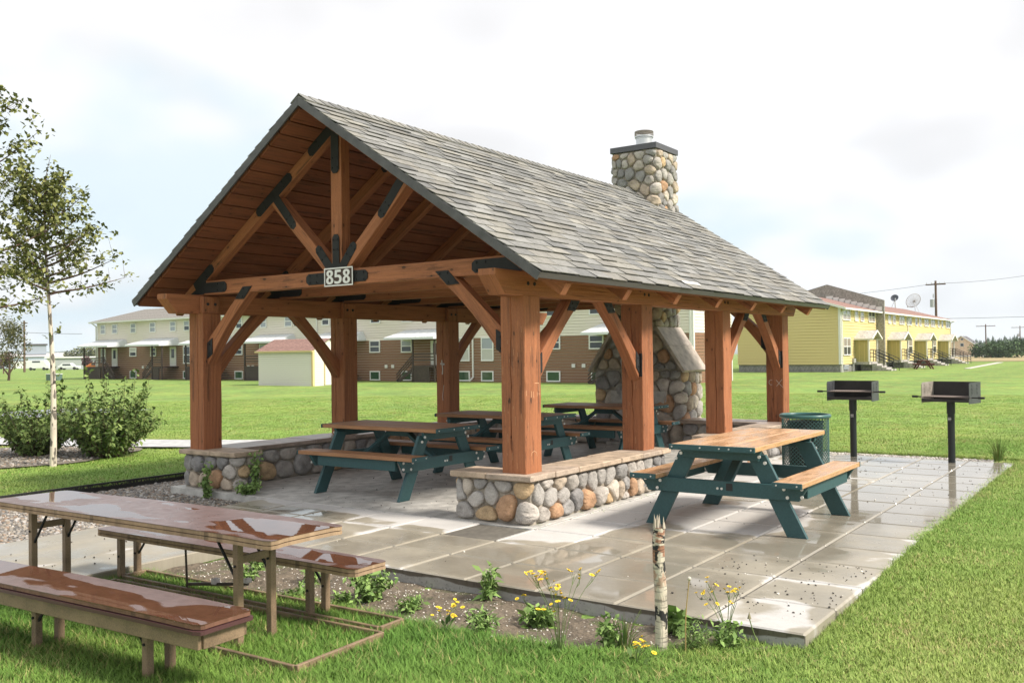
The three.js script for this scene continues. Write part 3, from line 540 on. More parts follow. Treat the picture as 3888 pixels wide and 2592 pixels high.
// fills the domain polygon (u along the curve, v up) with separate bulging stones
function stones(parent, curve, dom, size, seed, opt = {}) {
  const R = rng(seed), us = dom.map(p => p[0]), vs = dom.map(p => p[1]), u0 = Math.min(...us), u1 = Math.max(...us), v0 = Math.min(...vs), v1 = Math.max(...vs);
  const inside = (x, y) => { let w = false; for (let i = 0, j = dom.length - 1; i < dom.length; j = i++) { const [a, b] = dom[i], [c, d] = dom[j]; if ((b > y) !== (d > y) && x < (c - a) * (y - b) / (d - b) + a) w = !w; } return w && !(opt.hole && opt.hole(x, y)); };
  let sites = [], tries = 0; const area = (u1 - u0) * (v1 - v0);
  while (tries++ < area / (size * size) * 60) { const x = mix(u0, u1, R()), y = mix(v0, v1, R()); if (!inside(x, y)) continue; const rad = size * (R() < .3 ? .52 : .80); if (sites.every(s => Math.hypot((s[0] - x) * 1.08, (s[1] - y) * .92) > Math.max(rad, s[2]) * .93)) sites.push([x, y, rad]); }
  for (let it = 0; it < 1; it++) sites = sites.map((s, i) => { const c = voronoi(sites, i, dom); const q = c.length > 2 ? centroid(c) : s; return [mix(s[0], q[0], .6), mix(s[1], q[1], .6), s[2]]; });
  sites.forEach((s, i) => {
    let c = voronoi(sites, i, dom); if (c.length < 3) return; let [cx, cy, ar] = centroid(c); ar = Math.abs(ar); if (ar < .0012) return;
    const sz = Math.sqrt(ar), gap = .005 + R() * .005;
    // inset towards the centre, then round by corner cutting
    c = c.map(([x, y]) => { const d = Math.hypot(x - cx, y - cy), k = Math.max(.35, (d - gap * 1.25) / d); return [cx + (x - cx) * k, cy + (y - cy) * k]; });
    for (let it = 0; it < 2; it++) { const o = []; for (let a = 0; a < c.length; a++) { const A = c[a], B = c[(a + 1) % c.length], L = Math.hypot(A[0] - B[0], A[1] - B[1]), f = it ? .24 : .22; o.push([mix(A[0], B[0], f), mix(A[1], B[1], f)], [mix(A[0], B[0], 1 - f), mix(A[1], B[1], 1 - f)]); } c = o; }
    // resample the outline to 14 points
    const per = [0]; for (let a = 0; a < c.length; a++) { const A = c[a], B = c[(a + 1) % c.length]; per.push(per[a] + Math.hypot(A[0] - B[0], A[1] - B[1])); }
    const M = 14, ring = []; for (let k = 0; k < M; k++) { const t = per[c.length] * k / M; let a = 0; while (per[a + 1] < t) a++; const f = (t - per[a]) / (per[a + 1] - per[a]), A = c[a], B = c[(a + 1) % c.length]; ring.push([mix(A[0], B[0], f), mix(A[1], B[1], f)]); }
    const D = Math.min(.062, sz * .27) * (.75 + R() * .5), lean = [(R() - .5) * .35, (R() - .5) * .35], ph = R() * 20;
    const pos = [], uvs = [], idx = [];
    const put = (x, y, d) => { const p = curve.at(clamp(x, u0 - .03, u1 + .03), d); pos.push(p.x, y, p.z); uvs.push(x + ph, y); };
    const L = [[1, -.008], [.975, .46], [.87, .84], [.58, .99]];
    for (const [k, h] of L) for (const [x, y] of ring) { const X = cx + (x - cx) * k, Y = cy + (y - cy) * k, nz = 1 + (vnoise(X * 22 + ph, Y * 22, 7) - .5) * .55 * h + (vnoise(X * 60 + ph, Y * 60, 9) - .5) * .16 * h + ((x - cx) * lean[0] + (y - cy) * lean[1]) / sz * h * .6; put(X, Y, h < 0 ? -.008 : D * h * nz); }
    put(cx, cy, D * (1 + (R() - .5) * .2));
    for (let l = 0; l < 3; l++) for (let k = 0; k < M; k++) { const a = l * M + k, b = l * M + (k + 1) % M; idx.push(a, b, a + M, b, b + M, a + M); }
    for (let k = 0; k < M; k++) idx.push(3 * M + k, 3 * M + (k + 1) % M, 4 * M);
    const g = new THREE.BufferGeometry(); g.setAttribute('position', new THREE.Float32BufferAttribute(pos, 3)); g.setAttribute('uv', new THREE.Float32BufferAttribute(uvs, 2)); g.setIndex(idx); g.computeVertexNormals();
    // outward facing test
    const n0 = V().fromBufferAttribute(g.attributes.normal, 4 * M), o = curve.at(clamp(cx, u0, u1), 1).sub(curve.at(clamp(cx, u0, u1), 0)); if (n0.dot(o) < 0) { for (let k = 0; k < idx.length; k += 3) { const t = idx[k]; idx[k] = idx[k + 1]; idx[k + 1] = t; } g.setIndex(idx); g.computeVertexNormals(); }
    part('stone', g, stonePick(R), parent);
  });
}
const CAPM = [grainy([.43, .335, .245], .72, .006), grainy([.40, .32, .25], .75, .006), grainy([.46, .37, .28], .7, .006)];
const WETCAP = [grainy([.30, .235, .19], .38, .004), grainy([.33, .26, .215], .42, .004)];
const capR = rng(19);
function capRow(parent, along, a, b, lo, hi, lens, mats, y1 = HC, t = .058) {       // flagstone caps laid end to end
  let p = a, i = 0; while (p < b - .05) { let l = lens[i++ % lens.length] * (.94 + capR() * .12); if (b - p - l < .22) l = b - p; const e = Math.min(p + l, b); const o = () => (capR() - .5) * .014, m = mats[Math.floor(capR() * mats.length)], dy = (capR() - .5) * .006; part('cap_stone', along === 'x' ? cb(p + .002, e - .002, y1 - t, y1 + dy, lo + o(), hi + o(), .009) : cb(lo + o(), hi + o(), y1 - t, y1 + dy, p + .002, e - .002, .009), m, parent); p = e; }
}
const rect = (u0, u1, v0, v1) => [[u0, v0], [u1, v0], [u1, v1], [u0, v1]];
const WH = HC - .058;
// right wall with the front return by the nearest post
{
  const w = thing('stone_wall', 'low river stone wall with tan flagstone cap under the front right posts', 'stone wall');
  part('mortar_core', merge([box(-.17, .13, -.02, WH, -.66, .20), box(.13, 2.66, -.02, WH, -.12, .20)]), MORTAR, w);
  const c = planCurve([[-.175, -.665], [-.175, .205], [2.665, .205], [2.665, -.125]], .05);
  stones(w, c, rect(.0, c.L, .005, WH - .004), .25, 41);
  const c2 = planCurve([[.135, -.665], [-.17, -.665]], .01); stones(w, c2, rect(0, c2.L, .005, WH - .004), .15, 42);
  const c3 = planCurve([[2.66, -.125], [.135, -.125]], .01); stones(w, c3, rect(0, c3.L, .005, WH - .004), .2, 43);
  capRow(w, 'z', -.715, .265, -.24, .185, [.47, .51], CAPM); capRow(w, 'x', .187, 2.735, -.165, .275, [.45, .5, .42, .52], CAPM);
}
// left front pier and the long left wall
{
  const w = thing('stone_wall', 'long river stone wall with wet grey cap along the far side of the pavilion', 'stone wall');
  part('mortar_core', merge([box(-.17, .13, -.02, WH, -5.03, -4.05), box(.13, 7.4, -.02, WH, -5.03, -4.53)]), MORTAR, w);
  const c = planCurve([[-.175, -5.035], [-.175, -4.045], [.135, -4.045]], .05); stones(w, c, rect(0, c.L, .005, WH - .004), .25, 51);
  const c2 = planCurve([[.135, -4.525], [7.0, -4.525]], .01); stones(w, c2, rect(0, c2.L, .005, WH - .004), .33, 52);
  capRow(w, 'z', -5.09, -4.0, -.235, .185, [.62, .5], CAPM.slice(0, 2)); capRow(w, 'x', .187, 7.5, -5.09, -4.47, [.7, .6, .8], WETCAP);
}
{
  const w = thing('stone_wall', 'short river stone wall with wet cap under the two rear right posts', 'stone wall');
  part('mortar_core', merge([box(4.40, 7.5, -.02, WH, -.12, .20), box(7.0, 7.5, -.02, WH, -1.52, -.125)]), MORTAR, w);
  const c = planCurve([[4.395, -.12], [4.395, .205], [7.5, .205]], .05); stones(w, c, rect(0, c.L, .005, WH - .004), .26, 61);
  const c2 = planCurve([[6.995, -1.52], [6.995, -.125]], .01); stones(w, c2, rect(0, c2.L, .005, WH - .004), .34, 62);
  capRow(w, 'x', 4.33, 7.52, -.17, .265, [.6, .52, .56], [...WETCAP, CAPM[1]]); capRow(w, 'z', -1.56, -.172, 6.94, 7.52, [.5, .46], WETCAP);
}
{
  const w = thing('stone_wall', 'river stone wall between the fireplace and the rear left corner', 'stone wall');
  part('mortar_core', box(7.0, 7.5, -.02, WH, -4.52, -3.32), MORTAR, w);
  const c2 = planCurve([[6.995, -4.52], [6.995, -3.32]], .01); stones(w, c2, rect(0, c2.L, .005, WH - .004), .34, 63);
  capRow(w, 'z', -4.46, -3.27, 6.94, 7.48, [.5, .46], WETCAP);
}
// fireplace and chimney
{
  const f = thing('stone_fireplace', 'tall river stone fireplace with sloped flagstone shoulders and chimney through the roof', 'fireplace');
  const x0 = 7.10, x1 = 7.93, zr = -1.60, zl = -3.25, h1 = 1.31, h2 = 1.98, cz0 = ZC - .42, cz1 = ZC + .42;
  // core with a firebox opening
  part('mortar_core', merge([box(x0, x1, -.02, h1, zl, -2.88), box(x0, x1, -.02, h1, -1.86, zr), box(x0, x1, .94, h1, -2.88, -1.86), box(7.62, x1, -.02, .94, -2.88, -1.86),
    slabShape([[zl, h1], [zr, h1], [cz1, h2], [cz0, h2]], x0, x1, 'zy', 0, V(0, 1, 0))]), MORTAR, f);
  const c = planCurve([[x0 - .003, zl], [x0 - .003, zr + .003], [x1, zr + .003]], .05), Wd = zr - zl;
  const front = [[0, 0.01], [c.L, .01], [c.L, h1 - .01], [Wd + .01, h1 - .01], [Wd - .03, h1 + .02], [cz1 - zl - .02, h2 - .04], [cz0 - zl + .02, h2 - .04], [.03, h1 + .02], [0, h1 - .01]];
  stones(f, c, rect(0, c.L, .01, h1 - .01), .27, 71, { hole: (u, v) => u > .30 && u < Wd - .20 && v < 1.02 });
  const c4 = planCurve([[x0 - .003, zl], [x0 - .003, zr]], .01); stones(f, c4, [[.03, h1 + .0], [Wd - .03, h1], [cz1 - zl - .01, h2 - .05], [cz0 - zl + .01, h2 - .05]], .27, 72);
  part('lintel', cb(x0 - .07, x0 + .2, .725, .945, -2.90, -1.83, .008), grainy([.45, .43, .39], .8, .003), f);
  part('firebox', merge([box(7.60, 7.62, .02, .73, -2.85, -1.88), box(7.12, 7.6, .012, .03, -2.85, -1.88)]), grainy([.22, .19, .16], .9), f);
  part('firebox_frame', merge([cb(x0 - .03, x0 + .02, .0, .725, -2.875, -2.825, .003, 'y'), cb(x0 - .03, x0 + .02, .0, .725, -1.905, -1.855, .003, 'y'), cb(x0 - .03, x0 + .02, .66, .722, -2.82, -1.91, .003)]), std([.30, .30, .30], .5, { metalness: .4 }), f);
  part('fire_grate', merge(Array.from({ length: 11 }, (_, i) => rod([7.16, .30, -2.78 + i * .083], [7.55, .30, -2.78 + i * .083], .008))), PLATE, f);
  part('hearth', cb(6.92, 7.095, -.01, .05, -2.95, -1.8, .006), grainy([.38, .36, .33], .8), f);
  // flagstone shoulders
  const FL = [grainy([.46, .40, .345], .66, .005), grainy([.43, .375, .33], .66, .005)];
  for (const s of [1, -1]) for (const [t0, t1] of [[0, .56], [.565, 1.0]]) {
    const pz = t => ZC + s * mix(.90, .40, t), py = t => mix(h1 - .05, h2 + .03, t), n = [s * .8, .6];
    const q = [[pz(t0), py(t0)], [pz(t0) + n[0] * .055, py(t0) + n[1] * .055], [pz(t1) + n[0] * .055, py(t1) + n[1] * .055], [pz(t1), py(t1)]]; 
    part('shoulder_slab', slabShape(s > 0 ? q : q.reverse(), x0 - .09, x1 + .05, 'zy', .006, V(0, .8, .6)), FL[t0 ? 1 : 0], f);
  }
  const ch = part('chimney', box(x0 + .01, x1 - .01, h2 - .02, 5.12, cz0, cz1, V(0, 1, 0)), MORTAR, f);
  const cc = planCurve([[x0 + .007, cz0 - .003], [x0 + .007, cz1 + .003], [x1 - .007, cz1 + .003]], .05);
  stones(ch, cc, rect(0, cc.L, h2 + .06, 2.95), .215, 81); stones(ch, cc, rect(0, cc.L, 3.85, 5.11), .225, 82);
  const cl = planCurve([[x1, cz0 - .003], [x0 + .01, cz0 - .003]], .01); stones(ch, cl, rect(0, cl.L, 3.9, 5.11), .19, 83);
  const FLM = std([.10, .10, .11], .42, { metalness: .3 });
  part('chimney_cap', merge([cb(x0 - .03, x1 + .03, 5.125, 5.225, cz0 - .03, cz1 + .03, .004)]), FLM, f);
  const cx = (x0 + x1) / 2, fl = part('flue_pipe', merge([cyl(.145, .145, 5.22, 5.41, 24, cx, ZC), cyl(.15, .15, 5.405, 5.425, 24, cx, ZC), cyl(.165, .165, 5.43, 5.455, 24, cx, ZC)]), GALV, f);
  const me = []; for (let i = 0; i < 36; i++) { const a = i / 36 * 6.2832, p = [cx + Math.cos(a) * .165, ZC + Math.sin(a) * .165]; me.push(rod([p[0], 5.45, p[1]], [p[0], 5.535, p[1]], .003, 4)); }
  for (const y of [5.475, 5.505, 5.535]) me.push(new THREE.TorusGeometry(.165, .004, 4, 28).rotateX(Math.PI / 2).translate(cx, y, ZC));
  for (let i = -6; i <= 6; i++) { const q = i * .025, w = Math.sqrt(.165 ** 2 - q * q); me.push(rod([cx + q, 5.535, ZC - w], [cx + q, 5.535, ZC + w], .003, 4), rod([cx - w, 5.537, ZC + q], [cx + w, 5.537, ZC + q], .003, 4)); }
  part('spark_screen', merge(me), std([.25, .22, .18], .5, { metalness: .5 }), fl);
}
// ================================================================ PICNIC TABLES, GRILLS, BIN
const GREEN = speck([.026, .082, .088], .55);
const tableCol = tex(512, 256, (u, v) => { const n = fbm(u * 6, v * 24, 4, 4, 6, 24), f = vnoise(u * 128, v * 128, 5, 128, 128); const k = .78 + (n - .5) * .5 + (f - .5) * .25; return [k, k * .97, k * .92]; }, true, [1.0, .5]);
const BOARD = std([.42, .215, .105], .55, { map: tableCol, bumpMap: grainBump, bumpScale: .0006 });
const wetR = tex(256, 256, (u, v) => mix(.24, .48, sst(.36, .64, fbm(u * 5, v * 9, 44, 4, 5, 9))), false, [1.1, .5]);
const BOARDWET = std([.64, .39, .215], 1, { map: tableCol, roughnessMap: wetR });
const BOLT = std([.75, .74, .72], .35, { metalness: .5 });
// local frame: length along x, ends at -L/2..L/2, width along z
function picnicTable(label, pos, turn, topL, topX, boardMat, grp) {
  const t = thing('picnic_table', label, 'picnic table', pos, turn, grp), TH = .783, BH = .50, bl = 1.83, legX = [-.655, .655];
  // top boards with a little sag of each board
  const x0 = -bl / 2 + topX, n = 3, w = .80 / n;
  for (let i = 0; i < n; i++) part('top_board', cb(x0 + .022, x0 + topL - .022, TH - .045, TH + (i % 2) * .001, -.40 + i * w + .004, -.40 + (i + 1) * w - .004, .005), boardMat, t);
  const bolts = [];
  for (const s of [0, 1]) { const xe = s ? x0 + topL : x0; part('end_cap', cb(xe - (s ? .021 : 0), xe + (s ? 0 : .021), TH - .047, TH + .001, -.402, .402, .003), GREEN, t); for (const z of [-.37, -.10, .08, .17, .37]) bolts.push(boltGeo(xe + (s ? .001 : -.001), TH - .022, z, 'x', .007)); }
  for (const s of [1, -1]) {
    const z0 = s * .545, z1 = s * .80, za = Math.min(z0, z1), zb = Math.max(z0, z1);
    part('bench_board', cb(-bl / 2 + .02, bl / 2 - .02, BH - .045, BH, za, zb, .005), boardMat, t);
    for (const e of [1, -1]) { part('end_cap', cb(e > 0 ? bl / 2 - .019 : -bl / 2, e > 0 ? bl / 2 : -bl / 2 + .019, BH - .047, BH + .001, za - .002, zb + .002, .003), GREEN, t); for (const z of [za + .04, zb - .04]) bolts.push(boltGeo(e * (bl / 2 + .001), BH - .022, z, 'x', .007)); }
    part('bench_rail', cb(-.61, .61, BH - .165, BH - .048, s * .735 - .02, s * .735 + .02, .003), GREEN, t);
  }
  for (const lx of legX) {
    const e = Math.sign(lx), out = lx + e * .022, lw = .145;
    for (const s of [1, -1]) {
      // leg: slanted plank from the ground to under the top
      const q = [[s * .765, .001], [s * .59, .001], [s * (.59 - .355), .70], [s * (.765 - .355), .70]]; part('leg', slabShape(s > 0 ? q.reverse() : q, lx - .021, lx + .021, 'zy', .004, V(0, .9, s * -.44)), GREEN, t);
      for (const [z, y] of [[.585, .42], [.615, .35], [.74, .43], [.74, .36], [.37, .685], [.42, .635]]) bolts.push(boltGeo(out + e * .044, y, s * z, 'x', .015));
    }
    const cbm = [[-.795, BH - .048], [-.71, BH - .178], [.71, BH - .178], [.795, BH - .048]]; part('seat_beam', slabShape(cbm.reverse().reverse(), Math.min(out - e * .0005, out + e * .042), Math.max(out - e * .0005, out + e * .042), 'zy', .004, V(0, 0, 1)), GREEN, t);
    part('top_beam', slabShape([[-.385, .735], [-.36, .645], [.36, .645], [.385, .735]], Math.min(out, out + e * .04), Math.max(out, out + e * .04), 'zy', .004, V(0, 0, 1)), GREEN, t);
    bolts.push(boltGeo(out + e * .044, BH - .115, .02, 'x', .0115), boltGeo(out + e * .044, BH - .115, -.02, 'x', .0115));
    part('diagonal_brace', bar([lx - e * .03, BH - .14, 0], [e * .12, .70, 0], .085, .04, .003), GREEN, t);
  }
  part('top_batten', cb(-.17, .17, .645, .736, -.05, .05, .003), GREEN, t);
  if (topL > 1.9) part('top_batten', cb(bl / 2 - .02, bl / 2 + .02, .69, .736, -.36, .36, .003, 'z'), GREEN, t);
  stuff(part('bolts', merge(bolts), BOLT, t));
  part('maker_plate', box(-.655 - .066, -.655 - .0645, BH - .13, BH - .065, .06, .12), DARK, t);
  return t;
}
picnicTable('wet picnic table on the open patio with orange brown top and dark green frame', [1.195, 0, 1.82], 0, 2.06, 0, BOARDWET);
picnicTable('picnic table on the slab between the front stone piers', [.985, 0, -2.47], Math.PI / 2, 1.85, -.01, BOARD);
picnicTable('middle picnic table of the three under the pavilion roof', [3.13, 0, -2.44], Math.PI / 2 + .01, 1.85, -.01, BOARD);
picnicTable('picnic table under the roof nearest the stone fireplace', [5.55, 0, -2.2], Math.PI / 2 - .03, 1.85, -.01, BOARD);
// charcoal grills on posts
const SOOT = grainy([.030, .027, .026], .6, .001), IRON = speck([.012, .016, .018], .42), GSIDE = grainy([.055, .06, .066], .5, .0008), RUST = grainy([.17, .135, .12], .6, .002);
function grill(label, pos, turn, lift, sideMat) {
  const g = thing('park_grill', label, 'grill', pos, turn, 'post mounted grills on the patio'); // opens towards -x
  part('post', merge([cyl(.048, .048, -.02, .70, 20), cyl(.056, .056, .69, .86, 20)]), IRON, g);
  const pl = part('post_label', slabShape([[-.03, .585], [.03, .585], [.03, .645], [-.03, .645]], -.0495, -.0482, 'zy', 0), DARK, g);
  part('print', merge([.595, .612, .632].map((y, i) => box(-.0505, -.0497, y, y + (i == 1 ? .010 : .004), -.024, .022))), std([.7, .7, .7], .6), pl);
  const w = .32, d = .40, y0 = .86, y1 = 1.135;
  part('floor', cb(-.20, .20, y0, y0 + .012, -w, w, .002), SOOT, g);
  part('back', cb(.20, .208, y0, y1, -w, w, .002), SOOT, g);
  part('front_lip', slabShape([[-w, y0], [w, y0], [w, y0 + .03], [w - .02, y0 + .062], [w - .09, y0 + .04], [-w + .09, y0 + .04], [-w, y0 + .042]], -.212, -.202, 'zy', .001), SOOT, g);
  for (const s of [1, -1]) {
    const sh = new THREE.Shape([[-.20, y0 - .02], [.21, y0 - .02], [.21, y1], [-.17, y1 - .005], [-.20, y1 - .03]].map(p => new THREE.Vector2(...p)));
    for (const cx of [-.11, .07]) for (let k = 0; k < 3; k++) { const hy = y0 + .10 + k * .05, h = new THREE.Path(); h.moveTo(cx - .008, hy); h.lineTo(cx + .010, hy + .018); h.lineTo(cx - .006, hy + .036); h.lineTo(cx + .010, hy + .044); h.lineTo(cx + .022, hy + .020); h.lineTo(cx + .006, hy - .004); h.closePath(); sh.holes.push(h); }
    const geo = grainUV(new THREE.ExtrudeGeometry(sh, { depth: .007, bevelEnabled: false }).toNonIndexed()).translate(0, 0, s * (w + .004) - .0035);
    part('side_panel', geo, s < 0 ? sideMat : GSIDE, g);
  }
  const gy = y0 + lift, gg = [];
  for (let i = 0; i < 23; i++) gg.push(rod([-.19, gy, -w + .03 + i * .0262], [.19, gy, -w + .03 + i * .0262], .007, 6));
  for (const x of [-.18, .18]) gg.push(rod([x, gy - .006, -w - .02], [x, gy - .006, w + .02], .007, 6));
  const grate = part('cooking_grate', merge(gg), RUST, g);
  for (const s of [1, -1]) part('handle', merge([rod([-.11, gy - .006, s * (w - .02)], [-.11, gy - .006, s * (w + .16)], .009, 8), rod([-.11, gy - .006, s * (w + .095)], [-.11, gy - .006, s * (w + .175)], .016, 8)]), DARK, grate);
  return g;
}
grill('black post grill with raised cooking grate beside the trash can', [7.03, 0, 1.248], .0, .125, GSIDE);
grill('black post grill with low grate and pale bare metal side near the patio corner', [6.892, 0, 2.63], -.21, .07, grainy([.30, .27, .23], .6, .002));
// expanded metal bin
{
  const b = thing('trash_can', 'dark green expanded metal trash can with rolled rim behind the picnic table', 'trash can', [4.587, 0, 1.295]);
  const GM = speck([.035, .115, .105], .35), r = .29, h = .765, bars = [], N = 36;
  for (let i = 0; i < N; i++) for (const s of [1, -1]) { const pts = []; const rise = .70, turnA = s * 2.55; const a0 = i / N * 6.2832; for (let k = 0; k <= 14; k++) { const t = k / 14; pts.push([Math.cos(a0 + turnA * t) * r, .03 + rise * t, Math.sin(a0 + turnA * t) * r]); } bars.push(tube(pts, .0045, 14, 3)); }
  part('mesh_body', merge(bars), GM, b);
  const lin = new THREE.LatheGeometry([[.0, .03], [.20, .03], [.225, .70]].map(p => new THREE.Vector2(...p)), 28); part('liner', lin, std([.012, .013, .014], .6, { side: THREE.DoubleSide }), b);
  part('rim', new THREE.TorusGeometry(r + .008, .026, 10, 40).rotateX(Math.PI / 2).translate(0, h, 0), GM, b);
  part('base_ring', new THREE.TorusGeometry(r, .014, 8, 40).rotateX(Math.PI / 2).translate(0, .025, 0), GM, b);
}
// ================================================================ OLD FOLDING TABLE AND BENCHES
const TANP = grainy([.235, .165, .105], .5, .001), PLYE = wood([.40, .28, .18], .8, .002), DKPLY = wood([.20, .10, .07], .5, .002);
function wetTop(seed, w, l) {   // laminate with standing water: colour and gloss follow the puddles
  const pud = (u, v) => { const x = u * w, z = v * l, e = Math.min(u, 1 - u) * w; return fbm(x * 3.4 + seed, z * 1.5 + seed * 2, seed, 4) + sst(.02, .13, e) * .17 - .10; };
  const m = q => sst(.49, .525, q);
  const col = tex(256, 1024, (u, v) => { const q = pud(u, v), k = m(q), g = fbm(u * 10, v * 50, seed + 3, 4), s = vnoise(u * 120, v * 400, 2); return [0, 1, 2].map(i => mix([.15, .105, .10][i], [.10, .045, .028][i], k) * (.78 + g * .45 + (s - .5) * .10)); }, true);
  const ro = tex(256, 1024, (u, v) => mix(.34 + (fbm(u * 18, v * 70, 5, 3) - .5) * .2, .02, m(pud(u, v))));
  const bu = tex(256, 1024, (u, v) => { const k = m(pud(u, v)); return mix(.35 + (fbm(u * 40, v * 160, 9, 3) - .5) * .35, .6, k); });
  for (const t of [col, ro, bu]) t.wrapS = t.wrapT = THREE.ClampToEdgeWrapping;
  return new THREE.MeshStandardMaterial({ map: col, roughnessMap: ro, roughness: 1, bumpMap: bu, bumpScale: .0012 });
}
// warped sheet with rounded corners: x across (w), z along (l)
function sheet(w, l, y0, y1, sag, r = .05, mapUV = true) {
  const nx = 12, nz = 48, top = [], pos = [], uv = [], idx = [];
  const warp = (x, z) => sag * (Math.cos(z / l * Math.PI * 2.2) * .5 - .3) + sag * .5 * Math.sin(x / w * 3 + z * 2) - sag * 1.4 * sst(.3, .5, Math.abs(x / w)) * sst(.34, .5, z / l);
  const edge = (x, z) => { const ax = Math.abs(x) - (w / 2 - r), az = Math.abs(z) - (l / 2 - r); if (ax > 0 && az > 0) { const d = Math.hypot(ax, az); if (d > r) { x = Math.sign(x) * (w / 2 - r + ax / d * r); z = Math.sign(z) * (l / 2 - r + az / d * r); } } return [x, z]; };
  for (const y of [y1, y0]) for (let j = 0; j <= nz; j++) for (let i = 0; i <= nx; i++) { const [x, z] = edge((i / nx - .5) * w, (j / nz - .5) * l); pos.push(x, y + warp(x, z), z); uv.push(x / w + .5, z / l + .5); }
  const o = (nx + 1) * (nz + 1), id = (i, j) => j * (nx + 1) + i;
  for (let j = 0; j < nz; j++) for (let i = 0; i < nx; i++) { const a = id(i, j), b = id(i + 1, j), c = id(i, j + 1), d = id(i + 1, j + 1); idx.push(a, c, b, b, c, d, o + a, o + b, o + c, o + b, o + d, o + c); }
  const rim = []; for (let i = 0; i < nx; i++) rim.push([id(i, 0), id(i + 1, 0)], [id(i + 1, nz), id(i, nz)]); for (let j = 0; j < nz; j++) rim.push([id(0, j + 1), id(0, j)], [id(nx, j), id(nx, j + 1)]);
  for (const [a, b] of rim) idx.push(a, b, o + a, b, o + b, o + a);
  const g = new THREE.BufferGeometry(); g.setAttribute('position', new THREE.Float32BufferAttribute(pos, 3)); g.setAttribute('uv', new THREE.Float32BufferAttribute(uv, 2)); g.setIndex(idx);
  const h = g.toNonIndexed(); h.computeVertexNormals(); return h;
}
function foldSet(kind, label, pos, turn, o) {
  const t = thing(kind, label, kind === 'folding_table' ? 'table' : 'bench', pos, turn, undefined), { w, l, h, seed, legZ, legX, apron } = o;
  part('laminate_top', sheet(w, l, h - .004, h, o.sag), wetTop(seed, w, l), t);
  const ply = part('plywood_edge', sheet(w - .004, l - .004, h - .026, h - .0045, o.sag), o.dark ? DKPLY : PLYE, t);
  part('lower_ply', sheet(w + (o.dark ? .016 : -.002), l + (o.dark ? .016 : -.002), h - .05, h - .031, o.sag), o.dark ? std([.085, .038, .04], .4) : PLYE, t);
  if (apron) for (const s of [1, -1]) { part('apron', cb(s * (w / 2 - .03) - .011, s * (w / 2 - .03) + .011, h - .135, h - .045, -l / 2 + .04, l / 2 - .04, .003, 'z'), TANP, t); part('apron', cb(-w / 2 + .045, w / 2 - .045, h - .135, h - .045, s * (l / 2 - .04) - .011, s * (l / 2 - .04) + .011, .003), TANP, t); }
  for (const z of legZ) {
    for (const x of legX) {
      const leg = part('leg', cb(x - .022, x + .022, -.02, h - .05, z - .022, z + .022, .003, 'y'), TANP, t);
      part('leg_bolt', boltGeo(x - .023, h - .22, z, 'x', .008), PLATE, leg);
    }
    if (o.rail) part('leg_rail', cb(legX[0] + .022, legX[1] - .022, h - .21, h - .165, z - .012, z + .012, .002), TANP, t);
    const e = z > 0 ? -1 : 1; for (const x of (o.rail ? legX : [legX[o.br ?? 1]])) part('leg_brace', bar([x + .0, h - o.bd, z + e * .02], [x, h - .055, z + e * (.02 + o.bd * .62)], .014, .012, .001), PLATE, t);
  }
  return t;
}
const GY = -.10;
foldSet('folding_table', 'long brown folding table with warped wet top covered in puddles', [-3.80, GY, -.34], .03, { w: .585, l: 2.9, h: .725, seed: 12, sag: .005, legZ: [1.0, -1.16], legX: [-.135, .115], rail: true, bd: .30 });
foldSet('folding_bench', 'brown wet folding bench between the folding table and the bare soil', [-3.27, GY, -.24], .03, { w: .31, l: 2.66, h: .435, seed: 23, sag: .003, legZ: [.81, -1.2], legX: [-.02, .12], bd: .22, br: 1 });
foldSet('folding_bench', 'brown wet bench with tan apron and dark rounded rim in the tall grass', [-4.53, GY, -.10], .055, { w: .345, l: 2.76, h: .435, seed: 37, sag: .003, legZ: [.78, -.23], legX: [-.02, .12], apron: true, dark: true, bd: .24, br: 0 });
// hinged brace hanging loose under the far bench
{
  const t = thing('loose_table_brace', 'loose brown metal folding brace hanging beneath the far bench', 'brace', [-3.27, GY, -.70], .03);
  part('strut', merge([rod([0, .0, .0], [0, .37, -.02], .008, 6), bar([0, .09, .02], [.02, .16, .62], .022, .02, .002)]), std([.06, .042, .032], .4), t);
  part('clip', merge([cb(-.02, .03, .125, .165, .28, .32, .003), cb(-.01, .04, .17, .20, .60, .64, .003)]), std([.6, .55, .55], .5), t);
}
// low board frames lying in the grass
function groundFrame(label, x0, x1, z0, z1, turn) {
  const cx = (x0 + x1) / 2, cz = (z0 + z1) / 2, f = thing('ground_frame', label, 'board frame', [cx, -.098, cz], turn, 'board frames in the grass'), a = (x1 - x0) / 2, b = (z1 - z0) / 2;
  for (const s of [1, -1]) { part('board', cb(-a, a, 0, .075, s * b - .012, s * b + .012, .003), TANP, f); part('board', cb(s * a - .012, s * a + .012, 0, .074, -b + .0125, b - .0125, .003, 'z'), TANP, f); }
}
groundFrame('wide tan board frame lying in the grass under the folding table', -4.08, -3.38, -1.33, 1.28, .035);
groundFrame('narrow tan board frame lying along the edge of the bare soil', -3.30, -3.09, -1.42, 1.18, .025);
